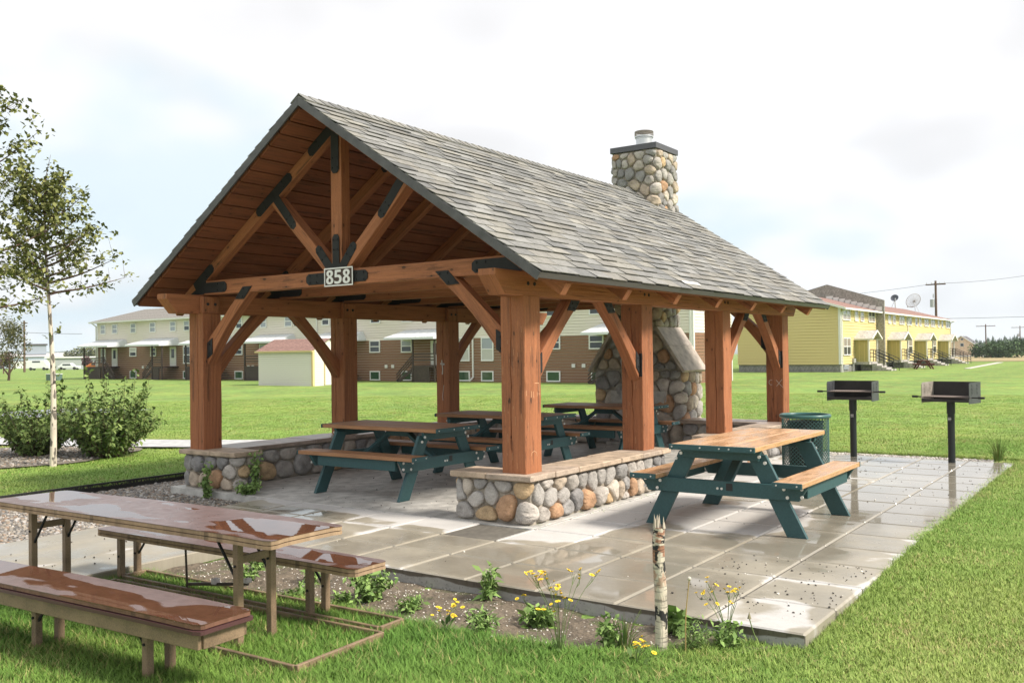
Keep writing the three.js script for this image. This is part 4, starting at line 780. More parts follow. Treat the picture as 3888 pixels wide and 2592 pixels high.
// ================================================================ HOUSES BEHIND THE LAWN
// faces: a map (u, h, n) -> world, n outward
const faceX = (x, s) => ({ box: (u0, u1, h0, h1, n0, n1) => box(Math.min(x + s * n0, x + s * n1), Math.max(x + s * n0, x + s * n1), h0, h1, u0, u1, V(0, 0, 1)), pt: (u, h, n) => [x + s * n, h, u], uAxis: 'z' });
const faceZ = (z, s) => ({ box: (u0, u1, h0, h1, n0, n1) => box(u0, u1, h0, h1, Math.min(z + s * n0, z + s * n1), Math.max(z + s * n0, z + s * n1), V(1, 0, 0)), pt: (u, h, n) => [u, h, z + s * n], uAxis: 'x' });
function fixOut(g) { return g; }
function sidingBoards(parent, F, u0, u1, h0, h1, ex, mat, shape) {     // lapped boards; shape(h) may narrow the wall under a gable
  const n = Math.round((h1 - h0) / ex), e = (h1 - h0) / n;
  for (let i = 0; i < n; i++) {
    const a = h0 + i * e, b = a + e - .024; const [ua, ub] = shape ? shape(a + e / 2) : [u0, u1]; if (ub - ua < .1) continue;
    const q = [[a, .060], [b, .044], [b, .0], [a, .0]], P = []; for (const u of [ua, ub]) for (const [h, nn] of q) P.push(F.pt(u, h, nn));
    const g = polyGeo(P, [[0, 1, 5, 4], [3, 0, 4, 7], [0, 3, 2, 1], [4, 5, 6, 7], [1, 2, 6, 5]]);
    part('siding_board', grainUV(g, F.uAxis === 'z' ? V(0, 0, 1) : V(1, 0, 0), roff()), mat, parent);
  }
}
function win(parent, F, u0, u1, h0, h1, style = 'hung', panes = [GLASSB, GLASS]) {
  const f = .075, g = [F.box(u0, u1, h1 - f, h1, .02, .125), F.box(u0, u1, h0, h0 + f, .02, .14), F.box(u0, u0 + f, h0 + f, h1 - f, .02, .124), F.box(u1 - f, u1, h0 + f, h1 - f, .02, .124)];
  const mh = (h0 + h1) / 2, mu = (u0 + u1) / 2; const cells = [];
  if (style === 'hung') { g.push(F.box(u0 + f, u1 - f, mh - .03, mh + .03, .02, .12)); cells.push([u0, u1, mh, h1, 0], [u0, u1, h0, mh, 1]); }
  else if (style === 'quad') { g.push(F.box(u0 + f, u1 - f, mh - .03, mh + .03, .02, .12), F.box(mu - .05, mu + .05, h0 + f, h1 - f, .02, .122)); cells.push([u0, mu, mh, h1, 0], [mu, u1, mh, h1, 0], [u0, mu, h0, mh, 1], [mu, u1, h0, mh, 1]); }
  else cells.push([u0, u1, h0, h1, 0]);
  const w = part('window', merge(g), WHITE, parent);
  for (const [a, b, c, d, k] of cells) part('pane', F.box(a + .04, b - .04, c + .03, d - .03, .065, .095), panes[k % panes.length], w);
  return w;
}
const WINGREEN = std([.035, .085, .045], .08), CURT = std([.50, .50, .47], .3);
const ROOFG = grainy([.22, .205, .185], .9, .004), ROOFR = grainy([.26, .15, .125], .9, .004), FND = grainy([.23, .225, .215], .9, .004);
const PORCHROOF = grainy([.50, .48, .45], .7, .004); PORCHROOF.side = THREE.DoubleSide;
// ---------------- brown and cream row house
{
  const h = thing('row_house', 'long two tone row house with brown lower and cream upper siding', 'building');
  const x0 = 40, x1 = 45.5, z0 = -73.8, z1 = -16, g0 = -.22, hb = 2.63, he = 4.88, F = faceX(x0, -1), E = faceZ(z1, 1);
  const BROWN = std([.235, .128, .074], .75), CREAM = std([.76, .70, .62], .7), DKB = grainy([.05, .034, .027], .7, .002), TRIM = std([.72, .71, .68], .5), AWN = std([.66, .68, .70], .45);
  const core = part('wall', box(x0 + .002, x1, g0, he, z0 + .002, z1 - .002), CREAM, h);
  sidingBoards(core, F, z0, z1, g0, hb, .178, BROWN); sidingBoards(core, F, z0, z1, hb, he, .178, CREAM);
  sidingBoards(core, E, x0, x1, g0, hb, .178, BROWN); sidingBoards(core, E, x0, x1, hb, he, .178, CREAM);
  part('corner_trim', merge([F.box(z0 - .05, z0 + .09, g0, he, 0, .08), F.box(z1 - .09, z1 + .085, g0, he, 0, .082), E.box(x0 + .001, x0 + .10, g0, he, 0, .078), E.box(x1 - .1, x1, g0, he, 0, .08)]), TRIM, h);
  // hipped roof
  const o = .55, rx = (x0 + x1) / 2, ry = 6.05, hip = 3.6, P = [[x0 - o, he + .02, z0 - o], [x1 + o, he + .02, z0 - o], [x1 + o, he + .02, z1 + o], [x0 - o, he + .02, z1 + o], [rx, ry, z0 - o + hip], [rx, ry, z1 + o - hip]];
  part('roof', grainUV(polyGeo(P, [[0, 3, 5, 4], [3, 2, 5], [2, 1, 4, 5], [1, 0, 4]].map(f => [...f])), V(0, 0, 1)), ROOFG, h).material.side = THREE.DoubleSide;
  part('gutter', merge([box(x0 - o - .06, x0 - o + .04, he - .10, he + .03, z0 - o, z1 + o), box(x0 - o, x1 + o, he - .10, he + .03, z0 - o - .05, z0 - o + .04), box(x0 - o, x1 + o, he - .10, he + .03, z1 + o - .04, z1 + o + .05)]), TRIM, h);
  part('soffit', box(x0 - o + .04, x1 + o, he - .03, he + .01, z0 - o, z1 + o), TRIM, h);
  for (const z of [-73.95, -45.39, -31.1, -16.1]) part('downspout', merge([F.box(z - .05, z + .05, .1, he - .35, .06, .14), bar([x0 - .10, he - .38, z], [x0 - o, he - .06, z], .09, .07), bar([x0 - .10, .12, z], [x0 - .5, -.12, z], .09, .07)]), TRIM, h);
  const B = [GLASSB, GLASSB], D = [GLASS, GLASS], M = [GLASSB, GLASS];
  for (const [a, b, m] of [[-73.25, -72.46, B], [-71.43, -70.6, B], [-68.63, -67.82, B], [-65.81, -64.99, B], [-62.96, -62.16, B], [-61.08, -60.3, M], [-58.2, -57.4, B], [-54.46, -53.69, M], [-51.58, -50.86, B], [-48.82, -48.01, B], [-44.85, -44.09, M], [-40.05, -39.11, M], [-37.13, -36.2, M], [-33.6, -32.7, D], [-29.3, -28.4, D], [-25.5, -24.55, D], [-22.49, -21.51, D], [-18.6, -17.7, M]]) win(h, F, a, b, 3.80, 4.66, 'hung', m);
  for (const [a, b, lo, hi, m] of [[-73.2, -72.46, 1.2, 2.5, M], [-68.77, -67.79, 1.76, 2.54, [CURT, GLASS]], [-65.73, -64.93, 1.76, 2.53, D], [-61.19, -60.25, 1.11, 2.57, D], [-58.3, -57.4, 1.76, 2.57, D], [-54.62, -53.69, 1.76, 2.57, D], [-51.71, -50.85, 1.76, 2.56, M], [-47.3, -46.4, 1.76, 2.57, D], [-40.14, -39.16, 1.78, 2.63, D], [-37.22, -36.25, 1.76, 2.62, M], [-32.29, -31.37, 1.14, 2.68, [CURT, CURT]], [-30.44, -29.47, 1.14, 2.66, [GLASSB, CURT]], [-25.45, -24.51, 1.81, 2.67, D], [-22.52, -21.54, 1.79, 2.65, D], [-18.5, -17.5, 1.14, 2.66, D]]) win(h, F, a, b, lo, hi, 'hung', m);
  for (const [a, b] of [[-68.76, -67.78], [-61.22, -60.25], [-54.65, -53.67], [-47.3, -46.4], [-40.13, -39.19], [-37.22, -36.3], [-32.33, -31.37], [-30.45, -29.49], [-25.51, -24.53], [-22.4, -21.5], [-18.5, -17.5]]) win(h, F, a, b, -.13, .52, 'fixed', [WINGREEN]);
  // covered porches with steps
  for (const [a, b, door, dir] of [[-73.8, -69.1, -71.08, 1], [-66.5, -61.7, -62.6, -1], [-59.2, -54.9, -56.6, 1], [-52, -47.6, -49.2, 1], [-44.8, -40.5, -42.6, 1], [-37.05, -32.8, -34.2, -1], [-21.95, -17.6, -19.6, -1]]) {
    const po = new THREE.Group(); po.name = 'porch'; h.add(po); const d = 1.9;
    const P = [[x0 - .02, 3.28, a + .25], [x0 - .02, 3.28, b - .25], [x0 - d - .12, 2.74, a], [x0 - d - .12, 2.74, b], [x0 - .02, 2.72, a], [x0 - .02, 2.72, b]];
    const aw = grainUV(polyGeo([...P, [x0 - d - .12, 2.60, a], [x0 - d - .12, 2.60, b], [x0 - .02, 2.62, a], [x0 - .02, 2.62, b]], [[2, 3, 1, 0], [0, 4, 2], [1, 3, 5], [3, 2, 6, 7], [2, 4, 8, 6], [5, 3, 7, 9], [6, 8, 9, 7]]), V(0, 0, 1)); AWN.side = THREE.DoubleSide; part('awning', aw, AWN, po);
    for (let k = 1; k < 6; k++) { const t = mix(a, b, k / 6); part('awning_rib', bar([x0 - .02, 3.285, mix(a + .25, b - .25, k / 6)], [x0 - d - .12, 2.745, t], .03, .03, .001), AWN, po); }
    part('door', F.box(door - .42, door + .42, .92, 2.52, .035, .10), TRIM, po); part('door_glass', F.box(door - .2, door + .2, 1.6, 2.35, .101, .108), GLASS, po);
    const p0 = dir > 0 ? a + .35 : door - .75, p1 = dir > 0 ? door + .7 : b - .2; 
    part('porch_floor', box(x0 - 1.6, x0, .78, .90, p0, p1), DKB, po);
    part('skirt', box(x0 - 1.58, x0 - 1.5, -.2, .78, p0, p1 - .5), DKB, po);
    for (const z of [p0 + .05, p1 - .05]) part('porch_post', box(x0 - 1.62, x0 - 1.52, -.2, 2.62, z - .05, z + .05), DKB, po);
    for (const y of [1.22, 1.42, 1.62]) part('rail', box(x0 - 1.6, x0 - 1.55, y, y + .07, p0, p1), DKB, po);
    const s0 = dir > 0 ? p1 : p0; for (let k = 0; k < 5; k++) { const za = s0 + dir * k * .27, zb = za + dir * .30; part('step', box(x0 - 1.45, x0 - .5, .70 - k * .18, .75 - k * .18, Math.min(za, zb), Math.max(za, zb)), DKB, po); }
    for (const y of [.35, .55, .75]) part('stair_rail', bar([x0 - 1.5, .85 + y, s0], [x0 - 1.5, y - .45, s0 + dir * 1.45], .05, .07), DKB, po);
    part('stringer', bar([x0 - 1.46, .70, s0], [x0 - 1.46, -.22, s0 + dir * 1.4], .06, .2), DKB, po);
  }
  for (const z of [-66.84, -66.2, -53, -52.5, -38.6, -38.0, -23.6, -22.9]) part('dryer_vent', F.box(z - .12, z + .12, .72, .94, .02, .12), TRIM, h);
  for (const z of [-66, -47, -31, -24]) part('roof_vent', cyl(.08, .08, 5.3, 5.9, 8, 41.7, z), GALV, h);
}
// ---------------- storage shed in front of it
{
  const s = thing('garden_shed', 'small cream metal sided storage shed with reddish brown roof on the lawn', 'shed'); const CR = std([.72, .70, .62], .6), F = faceX(31.2, -1), E = faceZ(-36.45, 1);
  const x1 = 33.9, z0 = -41.3, z1 = -36.45, he = 1.98; const w = part('wall', box(31.202, x1, -.2, he, z0, z1 - .002), CR, s);
  sidingBoards(w, F, z0, z1, -.2, he, .125, CR); sidingBoards(w, E, 31.2, x1, -.2, he, .125, CR);
  part('gable', polyGeo([[31.2, he, z1], [x1, he, z1], [32.55, 2.62, z1], [31.2, he, z0], [x1, he, z0], [32.55, 2.62, z0]], [[0, 1, 2], [4, 3, 5]]), CR, s).material.side = THREE.DoubleSide;
  part('roof', grainUV(polyGeo([[31.0, he - .06, z0 - .15], [31.0, he - .06, z1 + .15], [32.55, 2.68, z1 + .15], [32.55, 2.68, z0 - .15], [34.1, he - .06, z0 - .15], [34.1, he - .06, z1 + .15]], [[0, 1, 2, 3], [3, 2, 5, 4]]), V(0, 0, 1)), ROOFR, s).material.side = THREE.DoubleSide;
  const YT = std([.62, .50, .25], .6); part('eave_trim', merge([box(30.97, 31.03, he - .14, he - .04, z0 - .15, z1 + .15), box(31.10, 31.25, -.2, he, z1 - .05, z1 + .085)]), YT, s);
  const d = part('door', E.box(32.1, 33.1, -.15, 1.75, .03, .085), CR, s); part('door_trim', merge([E.box(32.04, 32.1, -.15, 1.8, .03, .10), E.box(33.1, 33.16, -.15, 1.8, .03, .10), E.box(32.04, 33.16, 1.8, 1.86, .03, .10)]), YT, d);
}
// ---------------- yellow row house
{
  const h = thing('row_house', 'yellow two storey row house with small gabled porches and red brown roof', 'building');
  const x0 = 66, x1 = 111.2, zf = -15.34, zb = -23.6, gy = -.2, hs = .42, he = 4.86, zr = (zf + zb) / 2, ry = 6.15, F = faceZ(zf, 1), E = faceX(x0, -1);
  const YEL = std([.66, .535, .25], .7), YELD = std([.40, .34, .13], .75), TRIM = std([.74, .73, .70], .5), RAIL = std([.018, .018, .022], .5), CONC = grainy([.42, .40, .37], .85, .003), BLOCK = grainy([.30, .285, .255], .9, .006);
  const core = part('wall', box(x0 + .003, x1, hs, he, zb, zf - .003), YEL, h);
  part('foundation', box(x0 + .06, x1, gy - .3, hs, zb + .05, zf - .05), FND, h);
  sidingBoards(core, E, zb, zf, hs, he, .235, YEL); sidingBoards(core, F, x0, x1, hs, he, .235, YEL);
  const gz = hh => { const t = clamp((hh - he) / (ry - .12 - he)); return [mix(zb, zr, t), mix(zf, zr, t)]; };
  sidingBoards(core, E, zb, zf, he, ry - .12, .235, YEL, gz);
  const o = .5; part('roof', grainUV(polyGeo([[x0 - o, he - .06, zf + o], [x1 + o, he - .06, zf + o], [x1 - 3.6, ry, zr], [x0 - o, ry, zr], [x0 - o, he - .06, zb - o], [x1 + o, he - .06, zb - o]], [[0, 1, 2, 3], [3, 2, 5, 4], [1, 5, 2]]), V(1, 0, 0)), ROOFR, h).material.side = THREE.DoubleSide;
  part('eave_fascia', box(x0 - o, x1 + o, he - .20, he - .055, zf + o - .02, zf + o + .10), TRIM, h); part('rake_fascia', merge([bar([x0 - o, he - .10, zf + o], [x0 - o, ry - .02, zr], .05, .18), bar([x0 - o, he - .10, zb - o], [x0 - o, ry - .02, zr], .05, .18)]), TRIM, h);
  part('soffit', box(x0 - o, x1 + o, he - .10, he - .07, zf, zf + o), TRIM, h);
  part('corner_trim', merge([E.box(zf - .10, zf + .085, hs, he, 0, .082), F.box(x0 - .04, x0 + .10, hs, he, .0, .08), F.box(x1 - .1, x1 + .02, hs, he, 0, .08)]), TRIM, h);
  // masonry fire wall rising through the roof
  const fx = 76.98, FW = slabShape([[-14.62, gy], [-14.62, 5.80], [zr, 7.40], [zb - .5, 6.2], [zb - .5, gy]].reverse(), fx, fx + .30, 'zy', 0, V(0, 1, 0)); part('fire_wall', FW, BLOCK, h);
  const fl = []; for (let k = 0; k < 9; k++) { const z = mix(-14.8, zr, k / 9), ys = mix(he + .1, ry + .06, k / 9); fl.push(box(fx - .03, fx - .004, ys - .05, ys + .28, z - .58, z)); } part('step_flashing', merge(fl), TRIM, h);
  const hu = 3.86, hv = 4.80; const k = 66 / 68.35;
  const cv = x => mix(66, 111.2, (x - 68.36) / (115.3 - 68.36));
  for (const [a, b, st, m] of [[68.85, 71.11, 'quad', [GLASSB, BLIND]], [72.46, 73.5, 'hung', [GLASSB, CURT]], [74.28, 75.35, 'hung', [GLASSB, BLIND]], [76.88, 79.1, 'quad', [GLASS, BLIND]], [84, 85.1, 'hung', [GLASSB, CURT]], [85.83, 87, 'hung', [GLASSB, BLIND]], [88.54, 90.74, 'quad', [GLASSB, BLIND]], [91.75, 94, 'quad', [GLASSB, GLASS]], [95.65, 96.75, 'hung', [GLASSB, GLASS]], [97.57, 98.7, 'hung', [GLASSB, BLIND]], [100.23, 102.5, 'quad', [GLASSB, BLIND]], [103.59, 105.9, 'quad', [GLASSB, BLIND]], [107.59, 108.6, 'hung', [GLASSB, BLIND]], [109.69, 110.7, 'hung', [GLASSB, GLASS]], [112.4, 114.9, 'quad', [GLASSB, GLASS]]]) win(h, F, cv(a), cv(b), hu, hv, st, m);
  for (const [a, b, st] of [[68.9, 71.05, 'quad'], [92.2, 94.1, 'hung'], [104.6, 106.3, 'hung']]) win(h, F, cv(a), cv(b), 1.11, 2.5, st, [BLIND, GLASS]);
  for (const x of [66.12, 89.0, 111.1]) part('downspout', merge([F.box(x - .06, x + .06, gy, he - .4, .05, .15), bar([x, he - .4, zf + .10], [x + .35, he - .14, zf + o + .03], .10, .08)]), TRIM, h);
  part('utility_boxes', merge([F.box(69.1, 69.5, .5, .85, .05, .22), F.box(69.55, 69.8, .5, .85, .05, .2), F.box(69.2, 69.28, -.2, .5, .06, .12), F.box(69.5, 69.58, -.2, .5, .06, .12)]), std([.4, .4, .4], .5), h);
  part('basement_window', F.box(66.9, 68.2, .0, .35, -.04, .02), GLASSB, h); part('basement_window', bar([66.9, .33, zf + .02], [68.2, .33, zf + .02], .05, .05), TRIM, h);
  // porches
  for (const [px, pw] of [[69.9, 2.75], [80.97, 2.9], [92.23, 3.0], [103.99, 3.1]]) {
    const p = new THREE.Group(); p.name = 'porch'; h.add(p); const z1 = zf + 1.18, py = .56, top = 2.46, xe = px + pw;
    part('side_wall', merge([box(px, px + .1, py, top, zf, z1), box(px + .1, xe, py, top, zf + .05, zf + .1)]), YELD, p);
    for (let i = 1; i < 3; i++) part('batten', box(px - .012, px, py, top, zf + i * .4, zf + i * .4 + .02), YEL, p);
    part('porch_post', merge([box(px - .03, px + .09, py, top, z1 - .10, z1 + .02), box(xe - .10, xe, py, top, z1 - .10, z1 + .02)]), TRIM, p);
    part('floor', box(px, xe, py - .22, py, zf, z1), CONC, p); part('footing', merge([box(px + 1.2, xe, gy - .1, py - .22, zf + .2, z1 - .05)]), CONC, p);
    const xm = (px + xe) / 2, ov = .22, zo = z1 + .32, r = polyGeo([[px - ov, top - .02, zf], [px - ov, top - .02, zo], [xm, 3.10, zo], [xm, 3.10, zf], [xe + ov, top - .02, zf], [xe + ov, top - .02, zo]], [[0, 1, 2, 3], [3, 2, 5, 4]]);
    const RW = PORCHROOF; part('porch_roof', grainUV(r, V(1, 0, 0)), RW, p);
    part('gable_trim', merge([bar([px - ov, top - .06, zo], [xm, 3.06, zo], .06, .14), bar([xe + ov, top - .06, zo], [xm, 3.06, zo], .06, .14), box(px - ov - .03, px - ov + .05, top - .14, top - .02, zf, zo), box(xe + ov - .05, xe + ov + .03, top - .14, top - .02, zf, zo)]), TRIM, p);
    part('gable_board', polyGeo([[px, top - .02, z1], [xe, top - .02, z1], [xm, 3.02, z1]], [[0, 1, 2]]), YELD, p).material.side = THREE.DoubleSide;
    part('door', box(xm - .45, xm + .45, py, 2.35, zf + .1, zf + .14), std([.45, .40, .30], .5), p);
    // steps run out to the front with black pipe rails
    const sx0 = xm - .55, sx1 = xe - .05;
    for (let i = 0; i < 4; i++) part('step', box(sx0, sx1, gy - .05, py - .02 - (i + 1) * .15, z1 + i * .36, z1 + i * .36 + .38), CONC, p);
    for (const x of [sx0 + .03, sx1 - .03]) {
      const rr = []; for (const dy of [.42, .68, .95]) rr.push(rod([x, py + dy, z1 - .15], [x, py + dy, z1 + .12], .028), rod([x, py + dy, z1 + .12], [x, py + dy - .72, z1 + 1.66], .028)); for (const [dz, b] of [[-.15, 0], [.12, 0], [.9, -.4], [1.66, -.74]]) rr.push(rod([x, py + b, z1 + dz], [x, py + .95 - (dz > .12 ? .72 * (dz - .12) / 1.54 : 0), z1 + dz], .03));
      part('hand_rail', merge(rr), RAIL, p);
    }
  }
}
// ================================================================ FAR THINGS
const CAM = camera.position;
const dirAt = (d, r) => [CAM.x + d[0] * r, CAM.z + d[1] * r];
const POLEM = wood([.16, .10, .075], .85, .004), WIRE = std([.05, .05, .055], .6);
function utilityPole(label, d, r, h, arm, tr) {
  const [x, z] = dirAt(d, r), y = lawnY(x, z), p = thing('utility_pole', label, 'utility pole', [x, y, z], 0, 'utility poles');
  part('pole', cyl(.19, .13, -.2, h, 10), POLEM, p); part('crossarm', cb(-.06, .06, h - .55, h - .40, -arm, arm, .01, 'z'), POLEM, p);
  for (const k of [-.9, -.4, .4, .9]) part('insulator', cyl(.05, .04, h - .4, h - .2, 6, 0, arm * k), std([.5, .5, .5], .4), p);
  if (tr) { part('transformer', cyl(.27, .27, h - 3.4, h - 2.4, 12, -.1, -.42), std([.42, .43, .46], .5), p); part('fuse_switch', cyl(.07, .07, h - 2.2, h - 1.7, 8, -.05, -.3), GALV, p); }
  return p;
}
utilityPole('tall brown utility pole with transformer behind the yellow house roof', [.9834, -.1813], 132, 10.5, 1.2, true);
utilityPole('distant utility pole with wide crossarm above the dark bushes', [.9903, -.1389], 262, 8.3, 2.2, false);
utilityPole('far utility pole with crossarm at the end of the bush line', [.9939, -.1103], 330, 9.4, 2.4, true);
utilityPole('thin dark utility pole between the small tree and the birch', [.4591, -.8884], 175, 8.6, 1.0, false);
const cable = (a, b, sag, r, label) => { const A = V(...a), B = V(...b), pts = []; for (let i = 0; i <= 12; i++) { const t = i / 12, p = A.clone().lerp(B, t); p.y -= sag * 4 * t * (1 - t); pts.push([p.x, p.y, p.z]); } solo('power_line', tube(pts, r, 24, 4), WIRE, label, 'power line', 'power lines'); };
{
  const P = (d, r, h) => { const [x, z] = dirAt(d, r); return [x, h, z]; };
  cable(P([.9834, -.1813], 132, 9.9), P([.9961, -.0880], 150, 12.0), .3, .022, 'power line running from the transformer pole away from the yellow house');
  cable(P([.9834, -.1813], 132, 9.9), P([.93, -.3675], 150, 9.0), .4, .02, 'power line running from the transformer pole over the pavilion side');
  cable(P([.9792, -.2030], 118, 5.0), P([.9966, -.0820], 120, 5.0), .05, .02, 'low power line leaving the end of the yellow house');
  cable(P([.42, -.9075], 170, 6.6), P([.5030, -.8643], 170, 5.75), .2, .03, 'power line crossing behind the birch to the brown row house');
}
// satellite dishes on the yellow house
{
  const mkd = (label, pos, r, turn, mesh) => { const s = thing('satellite_dish', label, 'satellite dish', pos, turn); const pts = []; for (let i = 0; i <= 8; i++) { const t = i / 8; pts.push(new THREE.Vector2(r * t + .001, r * .28 * t * t)); }
    const g = new THREE.LatheGeometry(pts, 24).rotateX(Math.PI / 2 - .5); if (mesh) { const w = []; for (let i = 1; i <= 6; i++) w.push(new THREE.TorusGeometry(r * i / 6, i === 6 ? .035 : .014, 4, 28).rotateX(Math.PI / 2).translate(0, r * .28 * (i / 6) ** 2, 0)); for (let i = 0; i < 20; i++) { const a = i / 20 * 6.283; w.push(tube([0, .5, 1].map(t => [Math.cos(a) * r * t, r * .28 * t * t, Math.sin(a) * r * t]), .014, 4, 4)); } part('dish', merge(w).rotateX(Math.PI / 2 - .5), std([.38, .37, .35], .6), s); } else part('dish', g, std([.07, .08, .10], .5, { side: THREE.DoubleSide }), s);
    part('mast', merge([rod([0, -.1, 0], [0, -1.3, -.25], .05), rod([0, -.1, 0], [-.5, -1.3, -.2], .025), rod([0, -r * .7, 0], [.2, .3 - r, r * 1.3], .03)]), GALV, s); part('feed', cyl(.06, .06, 0, .2, 8, .2, r * 1.3).translate(0, .2 - r, 0), GALV, s); };
  mkd('small dark satellite dish on the yellow house roof', [101.5, 7.15, -19.2], .42, -1.6, false);
  mkd('large pale mesh satellite dish on the yellow house roof', [106.5, 6.95, -18.2], .85, 2.3, true);
}
// far tan house
{
  const [x, z] = dirAt([.9876, -.1570], 300), y = lawnY(x, z), h = thing('tan_house', 'distant tan gabled house past the end of the yellow building', 'house', [x, y, z], .0), T = grainy([.68, .52, .38], .8, .002), RF = grainy([.10, .10, .11], .9, .003);
  part('wall', merge([box(0, 9, -1, 3.6, -4.4, 2.6), slabShape([[-4.4, 3.6], [2.6, 3.6], [-.9, 5.9]], 0, 9, 'zy', 0)]), T, h); part('side_wing', box(-.1, 6, -1, 2.3, 2.6, 5.0), T, h);
  const r = polyGeo([[-.3, 3.3, -4.9], [9.3, 3.3, -4.9], [9.3, 6.1, -.9], [-.3, 6.1, -.9], [-.3, 3.3, 3.1], [9.3, 3.3, 3.1], [-.3, 2.2, 5.5], [6.3, 2.2, 5.5], [6.3, 3.4, 2.6], [-.3, 3.4, 2.6]], [[0, 3, 2, 1], [3, 4, 5, 2], [9, 6, 7, 8]]); RF.side = THREE.DoubleSide; part('roof', r, RF, h);
  part('rake_trim', merge([bar([-.35, 3.3, -4.9], [-.35, 6.1, -.9], .1, .25), bar([-.35, 3.3, 3.1], [-.35, 6.1, -.9], .1, .25), bar([-.35, 2.2, 5.5], [-.35, 3.4, 2.6], .1, .2)]), WHITE, h);
  const F = faceX(0, -1); for (const [a, b, c, d] of [[-1.2, -.2, 3.0, 4.0], [3.2, 4.1, .4, 1.7], [1.2, 1.8, 1.9, 2.3], [-1.1, -.3, 4.8, 5.4]]) win(h, F, a, b, c, d, 'fixed', [GLASS]);
  part('fence', box(-4, -3.9, -1, .5, -4, 6), WHITE, h);
}
// small reddish picnic table by the yellow house
{
  const t = thing('picnic_table', 'weathered red brown wooden picnic table on the lawn by the yellow house', 'picnic table', [77.4, -.17, -11.6], .35), W = wood([.16, .05, .035], .8); const b = [];
  for (let i = 0; i < 5; i++) part('top_board', cb(-.95, .95, .70, .74, -.38 + i * .155, -.24 + i * .155, .005), W, t); for (const s of [1, -1]) for (const k of [0, 1]) part('bench_board', cb(-.95, .95, .42, .46, s * .62 + k * .14 - .14, s * .62 + k * .14 - .01, .005), W, t);
  for (const x of [-.6, .6]) { for (const s of [1, -1]) part('leg', bar([x, 0, s * .68], [x, .70, s * .25], .05, .12), W, t); part('seat_beam', cb(x + .03, x + .07, .32, .42, -.78, .78, .004, 'z'), W, t); }
}
struct('concrete_walk', (() => { const g = slabShape([[78, -8.6], [112, -10.6], [112, -9.9], [78, -8.1]], -.175, -.14, 'xz', 0); return g; })(), grainy([.5, .48, .44], .8));
// transformer cabinet
{ const [x, z] = dirAt([.4815, -.8764], 88), c = thing('transformer_cabinet', 'small green electrical cabinet with pale lid behind the birch', 'cabinet', [x, lawnY(x, z), z]); part('cabinet', cb(-.45, .45, -.05, .50, -.5, .5, .03), speck([.10, .16, .14], .5), c); part('lid', cb(-.48, .48, .50, .57, -.53, .53, .02), std([.6, .62, .6], .4), c); }
// industrial sheds far left
{
  const [x, z] = dirAt([.478, -.8784], 390), y = lawnY(x, z), w = thing('warehouse', 'long low pale blue grey warehouse far beyond the lawn', 'building', [x, y, z], -.5), BW = grainy([.36, .42, .50], .6, .001);
  part('wall', box(-34, 34, -1, 4.3, -8, 0), BW, w); part('roof', polyGeo([[-34.5, 4.3, .5], [34.5, 4.3, .5], [34.5, 5.6, -5], [-34.5, 5.6, -5], [-34.5, 4.3, -9], [34.5, 4.3, -9]], [[0, 1, 2, 3], [3, 2, 5, 4]]), std([.62, .60, .60], .6, { side: THREE.DoubleSide }), w);
  for (let i = 0; i < 7; i++) part('loading_door', box(-30 + i * 9, -26 + i * 9, -1, 2.6, .02, .12), i % 3 ? WHITE : std([.2, .22, .25], .6), w);
  part('roof_unit', box(-9, -1, 5.2, 8.6, -6, -2), std([.30, .34, .40], .6), w); part('tower_top', box(-9.4, -.6, 8.6, 9.1, -6.4, -1.6), std([.07, .06, .06], .8), w);
  const c2 = thing('warehouse', 'low dark roofed storage shed in front of the warehouse', 'building', [dirAt([.505, -.863], 240)[0], lawnY(...dirAt([.505, -.863], 240)), dirAt([.505, -.863], 240)[1]], -.5); part('wall', box(-8, 4, -1, 2.7, -5, 0), std([.33, .36, .36], .7), c2); part('roof', box(-8.5, 4.5, 2.7, 3.0, -5.4, .4), WHITE, c2); part('end_wall', box(-8.02, -6.2, -1, 2.69, .0, .05), std([.42, .44, .34], .7), c2);
}
function vehicle(label, d, r, turn, kind, col) {
  const [x, z] = dirAt(d, r), v = thing(kind === 'van' ? 'parked_van' : 'parked_car', label, kind === 'van' ? 'van' : 'car', [x, lawnY(x, z), z], turn), H = kind === 'van' ? 2.2 : 1.45, P = std(col, .3);
  const pr = kind === 'van' ? [[-2.5, .4], [2.5, .4], [2.5, 1.1], [2.1, 1.25], [1.5, H], [-2.5, H]] : [[-2.2, .35], [2.2, .35], [2.2, .8], [1.1, .92], [.5, H], [-1.2, H], [-1.9, .95], [-2.2, .85]];
  part('body', slabShape(pr, -.85, .85, 'xy', .06), P, v); part('side_window', box(-1.1, .6, H - .5, H - .15, .851, .86), GLASS, v); part('side_window', box(-1.1, .6, H - .5, H - .15, -.86, -.851), GLASS, v);
  for (const wx of [-1.4, 1.4]) for (const s of [1, -1]) { const w = part('wheel', new THREE.CylinderGeometry(.33, .33, .2, 14).rotateX(Math.PI / 2).translate(wx, .33, s * .8), DARK, v); }
}
vehicle('white van parked before the warehouse', [.470, -.8826], 230, -.9, 'van', [.75, .75, .76]);
vehicle('white car parked before the pale warehouse', [.493, -.870], 225, -.9, 'car', [.7, .72, .74]);
vehicle('orange vehicle near the corner of the brown row house', [.5155, -.857], 205, -.9, 'car', [.62, .17, .03]);
// ---------------- far vegetation and hills
function leafMat(c) { return std(c, .85, { side: THREE.DoubleSide, vertexColors: true }); }
const LEAFV = leafMat([1, 1, 1]);
